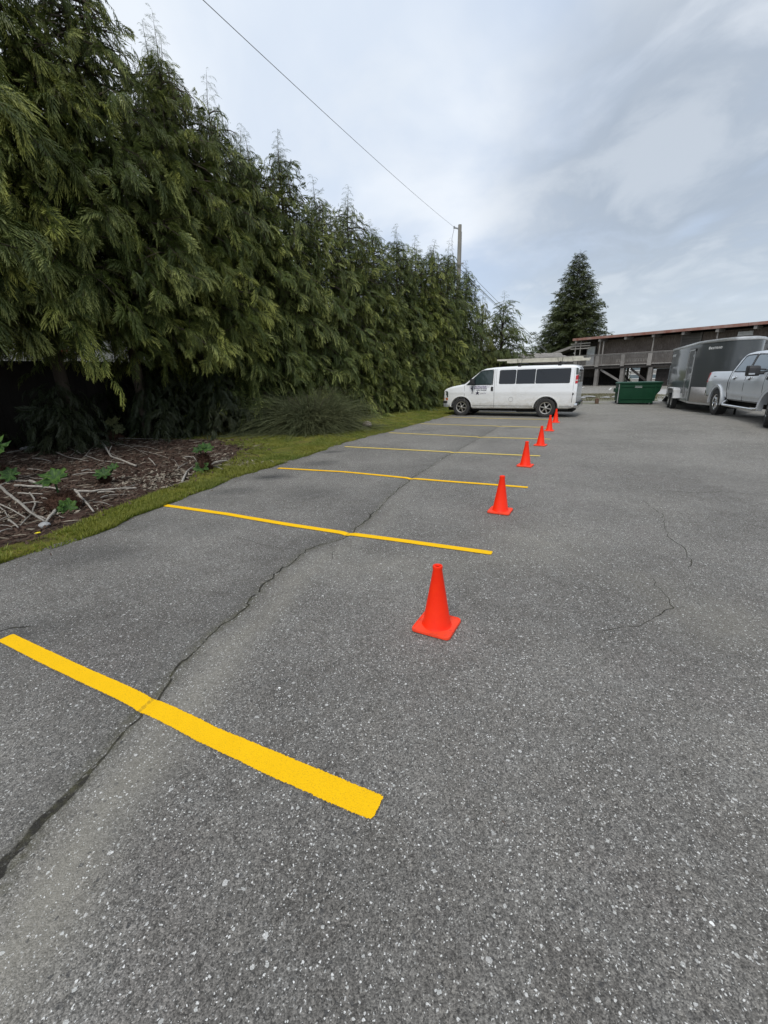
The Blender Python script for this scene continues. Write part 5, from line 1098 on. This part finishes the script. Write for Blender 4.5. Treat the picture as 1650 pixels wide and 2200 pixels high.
# ---------------------------------------------------------------- enclosed trailer
c1 = Vector((12.64, 17.7)); f = Vector((-.436, -.90)).normalized(); l_ = Vector((-f.y, f.x)); trz2 = math.atan2(f.y, f.x); orig = c1 + l_ * 1.075
TZ = -.06
tr = thing('enclosed_trailer', 'dark grey enclosed cargo trailer with slanted nose behind the silver pickup', 'trailer', (orig.x, orig.y, TZ), trz2)
half = [(-6.33, -1.075), (0, -1.075), (1.32, -.57), (1.50, -.47), (1.62, -.32), (1.67, -.16), (1.68, 0)]
plan = half + [(x, -y) for x, y in half[-2::-1]]
MB().plan(plan, .46, 2.70).build('body', 'trailer_grey', tr, smooth=25)
def inset(P, k):
    return [(x - (k if x > 0 else -k) * (1 if x != 0 else 0) if False else x, y) for x, y in P]
big = [(x + (.02 if x > 0 else (-.02 if x < -1 else 0)), y * 1.022) for x, y in plan]
MB().plan(big, 2.665, 2.76).build('roof_trim', 'trim_alu', tr, bevel=.012, smooth=30)
MB().plan([(x * .9, y * .85) for x, y in plan], 2.755, 2.79).build('roof', 'trim_alu', tr)
MB().plan([(x + (.008 if x > 0 else -.008 if x < -1 else 0), y * 1.012) for x, y in plan], .40, .475).build('bottom_rail', 'trim_alu', tr, smooth=25)
# stone guard on the slanted nose, silver skirt panel
sgp = [(.02, -1.082), (1.325, -.58), (1.51, -.48), (1.632, -.325), (1.68, -.16), (1.692, 0)]; sgp = sgp + [(x, -y) for x, y in sgp[-2::-1]]
m = MB(); n = len(sgp); m.add([(x, y, .478) for x, y in sgp] + [(x, y, 1.05) for x, y in sgp], [(i, i + 1, i + 1 + n, i + n) for i in range(n - 1)]); so = m.build('stone_guard', 'tread_plate', tr, smooth=25)
md = so.modifiers.new('thick', 'SOLIDIFY'); md.thickness = .006; md.offset = 0
MB().box(-2.1, -.42, -1.092, -1.078, .478, .72).build('skirt_panel', 'trim_alu', tr)
# side door with trims, hinges and bar latch
d = MB().box(-1.42, -.42, -1.098, -1.08, .56, 2.46).build('door', 'trailer_grey', tr)
MB().box(-1.47, -1.42, -1.105, -1.079, .53, 2.50).box(-.42, -.37, -1.105, -1.079, .53, 2.50).box(-1.42, -.42, -1.105, -1.079, 2.46, 2.50).box(-1.42, -.42, -1.105, -1.079, .53, .56).build('door_frame', 'trim_alu', d)
for z in (.85, 1.5, 2.2): MB().box(-.47, -.38, -1.125, -1.10, z, z + .09).build('hinge', 'trim_alu', d)
m = MB().tube([(-1.36, -1.13, .6), (-1.36, -1.13, 2.4)], .013, 6); m.box(-1.42, -1.20, -1.16, -1.10, 1.28, 1.34); m.box(-1.40, -1.32, -1.14, -1.10, 1.78, 1.84); m.build('latch', 'trim_alu', d)
MB().box(-.36, -.25, -1.12, -1.078, 2.42, 2.52).build('door_lamp', 'black_trim', tr, bevel=.01)
# fender and wheels
m = MB(); P = [(-4.05, .62), (-3.98, .82), (-3.80, .93), (-2.35, .93), (-2.16, .84), (-2.06, .50), (-2.10, .50), (-2.19, .82), (-2.36, .90), (-3.79, .90), (-3.95, .80), (-4.01, .62)]; m.prism(P, -1.36, -1.09)
m.prism([(-2.06, .50), (-2.16, .84), (-2.35, .93), (-2.44, .93), (-2.30, .80), (-2.24, .50)], -1.365, -1.34)
m.prism([(-4.05, .62), (-3.98, .82), (-3.80, .93), (-3.72, .93), (-3.86, .80), (-3.90, .62)], -1.365, -1.34); m.build('fender', 'fender_white', tr, smooth=30)
MB().prism([(-4.1, .40), (-4.0, .9), (-2.2, .9), (-2.05, .40)], 1.09, 1.36).build('fender', 'fender_white', tr)
for x in (-2.62, -3.46):
    for s in (1, -1): wheel(tr, x, s * 1.22, .335, .2, s, 8, 'alloy', 0, False, .56, .05)
m = MB().box(-6.2, .6, -.5, -.42, .28, .40).box(-6.2, .6, .42, .5, .28, .40); m.bar((-2.62, -1.1, .335), (-2.62, 1.1, .335), .08, .08); m.bar((-3.46, -1.1, .335), (-3.46, 1.1, .335), .08, .08); m.bar((1.5, .5, .40), (2.3, 0, .42), .1, .1); m.bar((1.5, -.5, .40), (2.3, 0, .42), .1, .1); m.tube([(2.1, 0, .03), (2.1, 0, .9)], .035, 8); m.build('chassis', 'under_black', tr)
# lowered ramp, rear bars, corner sticker, lamp
MB().add([(-6.33, -1.0, .44), (-6.33, 1.0, .44), (-7.95, 1.0, .03), (-7.95, -1.0, .03), (-6.33, -1.0, .52), (-6.33, 1.0, .52), (-7.95, 1.0, .07), (-7.95, -1.0, .07)], [(0, 1, 2, 3), (7, 6, 5, 4), (0, 4, 5, 1), (1, 5, 6, 2), (2, 6, 7, 3), (3, 7, 4, 0)]).build('ramp', 'black_trim', tr)
m = MB().tube([(-6.50, -1.06, .95), (-6.50, -1.06, 1.95)], .022, 6); m.bar((-6.33, -1.05, 1.92), (-6.52, -1.06, 1.92), .03, .03); m.bar((-6.33, -1.05, 1.0), (-6.52, -1.06, 1.0), .03, .03); m.tube([(-6.5, -1.04, 1.35), (-6.9, -1.04, 1.2)], .016, 5); m.build('door_bar', 'galv', tr)
def TT2(x, z, y=-1.077): return Matrix.Translation((x, y, z)) @ Matrix.Rotation(math.pi / 2, 4, 'X')
text_mesh('lettering', 'SOUTHLAND', .165, TT2(-6.22, 2.36), 'label_white', tr, .002, .003, shear=.2)
# lettering on the slanted nose face
na = math.atan2(-.57 + 1.075, 1.32); P0 = Vector((0, -1.075)) + Vector((math.cos(na), math.sin(na))) * .62
TN = Matrix.Translation((P0.x, P0.y - .003, 2.43)) @ Matrix.Rotation(na, 4, 'Z') @ Matrix.Rotation(math.pi / 2, 4, 'X')
text_mesh('lettering', 'SOUTHLAND', .105, TN @ Matrix.Translation((.12, 0, .0)), 'label_white', tr, .003, .003, shear=.15)
m = MB(); m.lathe([(0, 0), (.055, 0), (.055, .004), (0, .004)], 20); o = m.build('logo_disc', 'label_white', tr); o.matrix_local = TN @ Matrix.Translation((.055, .05, -.001))
MB().box(-4.9, -4.84, -1.10, -1.08, .82, .88).build('marker_lamp', 'lamp_red', tr)

# ---------------------------------------------------------------- dumpster
dz = zs(13.7, 23.5); dp = thing('dumpster', 'dark green steel dumpster on castors between the van and the trailer', 'dumpster', (12.95, 23.6, dz), R_(-20))
dp.scale = (.90, .93, .97)
poly = [(.0, .17), (1.93, .17), (1.97, .55), (2.16, .80), (2.20, 1.12), (-.02, 1.12)]
MB().prism(poly, 0, 1.35).build('body', 'dumpster_green', dp, bevel=.008, smooth=30)
MB().box(-.06, 2.24, -.035, 1.39, 1.10, 1.155).build('rim', 'dumpster_green', dp, bevel=.008)
MB().prism([(-.05, 1.157), (2.23, 1.157), (2.20, 1.20), (0, 1.20)], -.05, 1.38).build('lid', 'dumpster_lid', dp, bevel=.01)
for x in (.05, 1.88): MB().box(x - .04, x + .04, -.03, -.002, .2, 1.08).build('rib', 'dumpster_green', dp)
MB().box(0, 1.93, -.03, -.002, .30, .36).build('rib', 'dumpster_green', dp); MB().box(.02, 2.1, -.028, -.002, .93, .97).build('rib', 'dumpster_green', dp)
MB().box(.82, 1.18, -.014, -.004, .90, .985).build('label_plate', 'label_white', dp)
m = MB().box(-.14, -.002, .1, 1.2, .66, .86); m.build('fork_pocket', 'dumpster_green', dp); MB().prism([(1.98, .5), (2.16, .72), (2.22, .95), (2.17, .95), (2.10, .75), (1.96, .58)], .1, 1.2).build('fork_pocket', 'dumpster_green', dp)
MB().box(-.055, -.012, -.03, 0, .10, 1.1).build('corner_post', 'grey_stone', dp)
MB().box(.05, 1.85, .0, .08, .08, .165).build('skid', 'dumpster_green', dp)
for x in (.09, 1.62, 1.82):
    for y in (.12, 1.2): m = MB(); m.lathe([(0, -.025), (.07, -.025), (.075, 0), (.07, .025), (0, .025)], 14, 'Y', (x, y, .075)); m.box(x - .04, x + .04, y - .05, y + .05, .14, .17); m.build('castor', 'black_trim', dp, smooth=40)

# ---------------------------------------------------------------- utility pole and wires
pl = thing('utility_pole', 'tall weathered utility pole rising above the far end of the hedge', 'utility pole', (5.47, 32, 0))
MB().tube([(-.02, 0, -.2), (0, 0, 5.5), (0, 0, 11.1)], [.17, .145, .115], 12).build('post', 'pole_wood', pl, smooth=50)
m = MB().bar((0, 0, 10.86), (-.36, -.05, 10.92), .07, .07); m.build('bracket', 'galv', pl)
m = MB().lathe([(0, 0), (.045, .0), (.06, .04), (.04, .07), (.06, .10), (.04, .14), (0, .15)], 10, 'Z', (-.38, -.05, 10.88)); m.build('insulator', 'galv', pl, smooth=50)
MB().lathe([(0, 0), (.2, 0), (.21, .05), (.21, .72), (.17, .8), (0, .82)], 16, 'Z', (-.42, -.1, 7.9)).build('transformer', 'galv', pl, smooth=40)
m = MB().bar((-.55, 0, 8.85), (.32, 0, 8.85), .07, .09); m.bar((0, 0, 8.3), (-.3, -.08, 8.3), .06, .06); m.build('cross_bar', 'galv', pl)
m = MB().tube([(-.38, -.05, 10.9), (-.52, -.1, 10.3), (-.5, -.1, 9.6), (-.36, -.1, 9.1), (-.4, -.1, 8.75)], .014, 5); m.tube([(.13, -.02, 10.7), (.15, 0, 5)], .012, 5); m.build('drop_wire', 'wire', pl, smooth=50)
def wire(pts, r, label, grp=None, n=40):
    P = [Vector(p) for p in pts]; Q = []
    for k in range(n + 1): t = k / n; Q.append(P[0] * (1 - t) ** 2 + P[1] * 2 * t * (1 - t) + P[2] * t * t)
    return tag(MB().tube(Q, r, 5).build('overhead_wire', 'wire', None, smooth=50), label, 'wire', grp)
wire([(5.1, 31.95, 10.95), (-1.64, 12.1, 7.59), (-8.4, -7.8, 5.55)], .0065, 'long overhead wire crossing the sky from the upper left to the utility pole')
for k, (h, r, lb) in enumerate([(.35, .016, 'upper thin service wire sloping down toward the lone conifer'), (0.0, .028, 'thicker service wire sloping down toward the lone conifer'), (-.14, .014, 'lowest thin service wire sloping down toward the lone conifer')]):
    wire([(9.0 - 3.4, 34.0, 9.2 + h), (12.6, 44.8, 7.05 + h), (21.5, 57.5, 4.3 + h * .4)], r, lb, None, 24)

# ---------------------------------------------------------------- dark timber building with a deck
brz = math.atan2(-.809, .587)
bl = thing('timber_building', 'long dark shake-clad timber building on posts with a raised deck and reddish roof edge', 'building', (24.9, 57.3, 0), brz)
BL = 27.0; rg = random.Random(5)
# wall core and shakes (rows of boards)
MB().box(.55, BL, 1.95, 9.0, 2.45, 5.45).build('wall', 'dark_wood', bl)
sh = MB(); rows = [(2.50, 3.30), (3.22, 3.95), (3.87, 4.62), (4.54, 5.40)]
for ri, (z0, z1) in enumerate(rows):
    x = .60
    while x < BL - .1:
        w = rg.uniform(.12, .34)
        if not (.60 < x + w / 2 < 1.95 and z0 < 4.8) and not (11.25 < x + w / 2 < 13.25 and z0 > 3.9):
            y = 1.90 + rg.uniform(-.012, .012); zz = z0 + rg.uniform(-.04, .03)
            sh.add([(x, y - .045, zz), (x + w - .012, y - .045, zz), (x + w - .012, y + .035, z1), (x, y + .035, z1), (x, y + .01, zz), (x + w - .012, y + .01, zz), (x + w - .012, y + .05, z1), (x, y + .05, z1)], [(3, 2, 1, 0), (4, 5, 6, 7), (0, 1, 5, 4), (1, 2, 6, 5), (2, 3, 7, 6), (3, 0, 4, 7)])
        x += w
tag(sh.build('wall_shake', 'shake', bl, fix=False), kind='stuff')
m = MB().box(.75, 1.72, 1.84, 1.93, 2.55, 4.75); dr = m.build('door', 'white_wall', bl); MB().box(.66, .745, 1.82, 1.93, 2.52, 4.83).box(1.725, 1.81, 1.82, 1.93, 2.52, 4.83).box(.745, 1.725, 1.82, 1.93, 4.755, 4.83).build('door_frame', 'grey_wood', dr)
# louvre
m = MB().box(11.3, 11.38, 1.78, 1.92, 4.0, 5.45).box(13.12, 13.2, 1.78, 1.92, 4.0, 5.45); lv = m.build('louvre_panel', 'grey_wood', bl)
for k in range(13): z = 4.05 + k * .108; MB().add([(11.38, 1.80, z), (13.12, 1.80, z), (13.12, 1.90, z + .085), (11.38, 1.90, z + .085), (11.38, 1.82, z - .015), (13.12, 1.82, z - .015), (13.12, 1.92, z + .07), (11.38, 1.92, z + .07)], [(3, 2, 1, 0), (4, 5, 6, 7), (0, 1, 5, 4), (1, 2, 6, 5), (2, 3, 7, 6), (3, 0, 4, 7)]).build('slat', 'grey_wood', lv)
MB().box(16.3, 17.5, 1.70, 1.93, 4.75, 5.15).build('vent_cover', 'white_wall', bl)
# roof, fascia boards
MB().prism([(-.3, 5.60), (BL + .6, 5.60), (BL + .6, 5.74), (-.3, 5.74)], .06, 10.5).build('roof', 'dark_wood', bl)
x = -.35
while x < BL + .6:
    w = rg.uniform(3.0, 3.8); MB().box(x, min(x + w - .015, BL + .65), -.02, .055, 5.52 + rg.uniform(-.01, .01), 5.80).build('fascia_board', 'fascia', bl); x += w
MB().box(-.35, -.30, .06, 10.5, 5.52, 5.80).build('fascia_board', 'fascia', bl)
# beams, tall posts, deck, rails
for i, x in enumerate([.05, 3.1, 6.15, 9.1, 12.0, 15.0, 18.0, 21.0, 24.0]):
    MB().box(x - .13, x + .13, .10, 1.9, 5.20, 5.515).build('roof_beam', 'grey_wood', bl)
for x, y in ((3.05, .45), (3.50, .45), (9.1, .45), (15.0, .45), (21.0, .45)): MB().box(x - .055, x + .055, y - .055, y + .055, 2.5, 5.195).build('deck_post', 'grey_wood', bl)
for x in (-.05, .62): MB().box(x - .05, x + .05, .30, .40, 2.5, 5.50).build('deck_post', 'grey_wood', bl)
for z in (4.55, 4.85, 5.15): MB().box(-.7, 1.9, .28, .31, z - .06, z + .06).build('slat', 'grey_wood', bl)
m = MB().box(-5.5, BL, .20, 1.85, 2.30, 2.44); m.build('deck', 'dark_wood', bl)
m = MB().box(-5.5, BL, .14, .195, 2.40, 2.50); m.build('rail', 'grey_wood', bl); MB().box(-5.5, BL, .08, .24, 3.66, 3.73).build('rail', 'grey_wood', bl); MB().box(-5.5, BL, .15, .185, 3.56, 3.63).build('rail', 'grey_wood', bl)
m = MB(); x = -5.4
while x < BL: m.box(x, x + .035, .15, .185, 2.50, 3.56); x += .115
tag(m.build('baluster', 'grey_wood', bl), kind='stuff')
for x in (-3.0, .3, 3.12, 6.2, 9.15, 12.1, 15.1, 18.1, 21.1, 24.1): MB().box(x - .22, x + .22, .03, .135, 2.25, 3.56).build('rail_panel', 'grey_wood', bl)
m = MB(); x = 5.0
while x < 8.7: m.box(x, x + .17, 1.1, 1.14, 2.75, 3.02); x += .30
m.box(4.9, 8.8, 1.05, 1.2, 3.02, 3.07); m.build('bench', 'grey_wood', bl)
# substructure
m = MB().box(-5.0, BL, .25, .50, 2.05, 2.295); m.box(-5, BL, 1.6, 1.85, 2.02, 2.295); m.build('deck_beam', 'dark_wood', bl)
for x in (-3.0, .2, 3.1, 6.2, 9.3, 12.2, 15.2, 18.2, 21.2): MB().box(x - .2, x + .2, .26, .66, -.1, 2.045).build('post', 'grey_wood', bl)
for x in (-4.2, -1.8, 1.4, 4.6, 5.2, 7.6): MB().box(x - .10, x + .10, 3.8, 4.0, -.1, 2.4).build('post', 'pole_wood', bl)
for a, b in ((3.45, 5.95), (7.05, 8.95), (12.4, 15.0)): MB().bar((a, .55, 1.95), (b, .55, .55), .12, .22).build('brace', 'grey_wood' if a < 5 else 'dark_wood', bl)
MB().bar((5.9, 3.2, .5), (4.3, 3.2, 2.0), .12, .2).build('brace', 'dark_wood', bl)
MB().box(-5.5, BL, 4.5, 9.0, 2.2, 2.45).build('floor_slab', 'dark_wood', bl)
MB().box(-5.4, 3.6, 6.6, 6.8, -.1, 2.2).build('shade_fill_wall', 'dark_wood', bl); MB().box(-5.4, 2.2, 3.0, 3.1, 1.1, 2.2).build('shade_fill_wall', 'dark_wood', bl); MB().box(6.5, 7.3, 4.2, 6.0, -.1, 2.2).build('shade_fill_wall', 'dark_wood', bl)  # walls added to darken the space under the deck
g = MB().box(9.6, BL, 1.2, 1.4, -.1, 1.85).build('garage_wall', 'dark_wood', bl); MB().box(9.0, BL, .9, 1.19, 1.86, 2.29).build('beam', 'grey_wood', bl)
for k in range(6): MB().box(9.7, 15, 1.16, 1.199, .05 + k * .3, .32 + k * .3).build('garage_panel', 'dark_wood', g)
# bright small lamp shapes at the deck's left end
for x, z in ((.55, 5.05), (-.25, 3.95)): MB().lathe([(0, 0), (.07, .02), (.09, .1), (.05, .17), (0, .18)], 10, 'Z', (x, .55, z)).build('lamp_globe', 'label_white', bl, smooth=50)
# lean-to wing at the left
lw = thing('lean_to', 'sloping grey roofed lean-to joined to the left end of the timber building', 'building', (24.9, 57.3, 0), brz)
m = MB().prism([(-6.2, 3.55), (.4, 5.30), (.4, 5.05), (-6.2, 3.30)], .5, 8.0); m.build('roof', 'roof_shake', lw)
MB().prism([(-6.25, 3.50), (.35, 5.25), (.35, 4.95), (-6.25, 3.20)], .40, .495).build('fascia_board', 'grey_wood', lw)
MB().prism([(-5.6, 2.46), (-.3, 2.46), (-.3, 4.75), (-5.6, 3.3)], 2.6, 7.5).build('wall', 'dark_wood', lw)

# low shake-roofed building behind the van
lo = thing('low_building', 'low building with a long mossy shake roof, seen over the white van', 'building', (6.2, 31.3, .28), R_(3))
MB().box(.3, 7.1, .55, 4.5, 0, 2.1).build('wall', 'dark_wood', lo)
rg = random.Random(8); rows = 9
base = MB(); e0, e1 = Vector((0, 0, 2.12)), Vector((0, 2.6, 2.86))
base.add([(0, 0, 2.06), (7.5, 0, 2.06), (7.7, 2.6, 2.80), (.5, 2.6, 2.80), (0, 0, 2.10), (7.5, 0, 2.10), (7.7, 2.6, 2.84), (.5, 2.6, 2.84)], [(3, 2, 1, 0), (4, 5, 6, 7), (0, 1, 5, 4), (1, 2, 6, 5), (2, 3, 7, 6), (3, 0, 4, 7)])
rb = base.build('roof', 'dark_wood', lo)
s = MB()
for r in range(rows):
    a, b = r / rows, (r + 1.25) / rows; x = .5 * a
    while x < 7.5 + .2 * a:
        w = rg.uniform(.09, .26); y0, z0 = 2.6 * a, 2.13 + .74 * a + rg.uniform(0, .02); y1, z1 = 2.6 * min(b, 1), 2.11 + .74 * min(b, 1)
        s.add([(x, y0, z0), (x + w - .008, y0, z0), (x + w - .008, y1, z1), (x, y1, z1), (x, y0, z0 - .025), (x + w - .008, y0, z0 - .025)], [(0, 1, 2, 3), (4, 5, 1, 0)]); x += w
tag(s.build('roof_shingle', 'roof_shake', rb, fix=False), kind='stuff')
MB().box(-.1, 7.6, -.06, -.01, 2.0, 2.12).build('gutter', 'dark_wood', lo)
# pale building far behind, seen under the deck
pb = thing('pale_building', 'pale building with window bands visible under the deck behind the dumpster', 'building', (40.5, 78, 0), R_(-20))
MB().box(0, 14, .2, 6, 0, 5).build('wall', 'concrete', pb)
for z in (.3, 1.7, 3.2): f_ = MB().box(.5, 12, .12, .19, z, z + .14).box(.5, 12, .12, .19, z + .75, z + .87).build('window', 'label_white', pb); MB().box(.6, 11.9, .14, .18, z + .15, z + .74).build('pane', 'clear_glass', f_)
for x in (3.2, 7.5): MB().box(x - .12, x + .12, .04, .11, 0, 5).build('post', 'label_white', pb)
hb = np.random.default_rng(3)
V, F, T, wd, wb = cedar_meshes(H=3.0, Rad=4.0, zmin=.1, nbr=60, seed=91, tpl=FR_LO, fl=(.7, 1.2), prof=.4, leaders=0, per=.35)
t = thing('shrub', 'olive green shrub mound seen under the timber deck behind its posts', 'shrub', (34.2, 66.5, 0)); np_mesh('foliage', V, F, 'far_leaf', t, {'tint': T})

# ---------------------------------------------------------------- lot between: verge strip, pad, white stall marks, stump
def sheet(name, poly, z, mat, kind='structure', seed=0, jag=.15, attr=None):
    n = 240; P = np.array(poly + [poly[0]], float); s = np.concatenate([[0], np.cumsum(np.hypot(*np.diff(P, axis=0).T))]); t = np.linspace(0, s[-1], n, endpoint=False)
    X = np.interp(t, s, P[:, 0]); Y = np.interp(t, s, P[:, 1]); cx, cy = X.mean(), Y.mean(); k = 1 + jag * (vnoise(t * 1.0, t * 0 + seed, .8, seed) - .5) + jag * .7 * (vnoise(t, t * 0, 3.1, seed + 1) - .5)
    vs = []; fs = []; rings = 6
    V = [(cx, cy)]
    for j in range(1, rings + 1): V += [(cx + (x - cx) * kk * j / rings, cy + (y - cy) * kk * j / rings) for x, y, kk in zip(X, Y, k)]
    V = np.array(V); Z = zg(V[:, 0], V[:, 1]) + z; Z[1 + (rings - 1) * n:] -= z * .9
    F = [(0, 1 + i, 1 + (i + 1) % n) for i in range(n)]
    for j in range(rings - 1): a = 1 + j * n; F += [(a + i, a + n + i, a + n + (i + 1) % n, a + (i + 1) % n) for i in range(n)]
    me = bpy.data.meshes.new(name); me.from_pydata([tuple(v) + (z_,) for v, z_ in zip(V.tolist(), Z.tolist())], [], F); me.materials.append(M[mat])
    if attr is not None:
        a = me.attributes.new('grass', 'FLOAT', 'POINT'); a.data.foreach_set('value', np.full(len(V), attr, np.float32))
    me.polygons.foreach_set('use_smooth', [True] * len(me.polygons)); return tag(link(name, me), kind=kind)
mottled('dry_verge', (.10, .105, .055), (.25, .235, .19), 1.4, .95, 0, .8, .05)
sheet('dirt_strip', [(9.5, 27.0), (13.5, 25.6), (17.6, 24.9), (20.5, 27.5), (19.5, 31.0), (14, 33.0), (9.5, 33.5)], .02, 'dry_verge', seed=5, jag=.10)
sheet('dirt_strip', [(11.2, 23.9), (12.4, 23.9), (12.7, 25.0), (11.2, 25.2)], .012, 'dry_verge', seed=9, jag=.2)
sheet('concrete_pad', [(16.0, 25.2), (17.3, 24.6), (27.5, 37.0), (25.5, 41.0), (19.9, 31.6)], .03, 'concrete', seed=12, jag=.01)
for i, (a, b, lb) in enumerate([((19.5, 43.2), (24.5, 52.5), 'faded white stall mark on the far lot just right of the van'), ((21.7, 41.3), (25.0, 47.2), 'faded white stall mark on the far lot left of the dumpster')]):
    o = ribbon('stall_mark', [a, b], .16, .012, 'white_line', .2, .1, 0, 300 + i); tag(o, lb, 'parking line')
sp = MB().lathe([(.10, -.05), (.105, .15), (.10, .29), (.04, .30), (0, .298)], 10); o = sp.build('stump', 'rust', None, smooth=40); o.location = (12.0, 24.0, zs(12, 24)); tag(o, 'short brown wooden stump standing on bare dirt left of the dumpster', 'stump')
rk2 = [(12.6, 27.3, .35), (13.3, 27.8, .45), (14.1, 27.2, .3), (15.0, 27.4, .4), (15.8, 26.9, .3), (12.0, 28.4, .3)]
for i, (x, y, r) in enumerate(rk2):
    rock('flat pale rock on the dry verge strip behind the dumpster', x, y, r, .07, 'grey_stone', 20 + i); ob = COL.objects[-1]; ob['group'] = 'flat rocks on the dry verge'
grass('dry_grass', 14000, lambda rng, n: np.stack([rng.uniform(9.8, 19.5, n), rng.uniform(26, 32.5, n)], 1), (.04, .10), 15, 'dry_blade')
cam.data.dof.use_dof = False
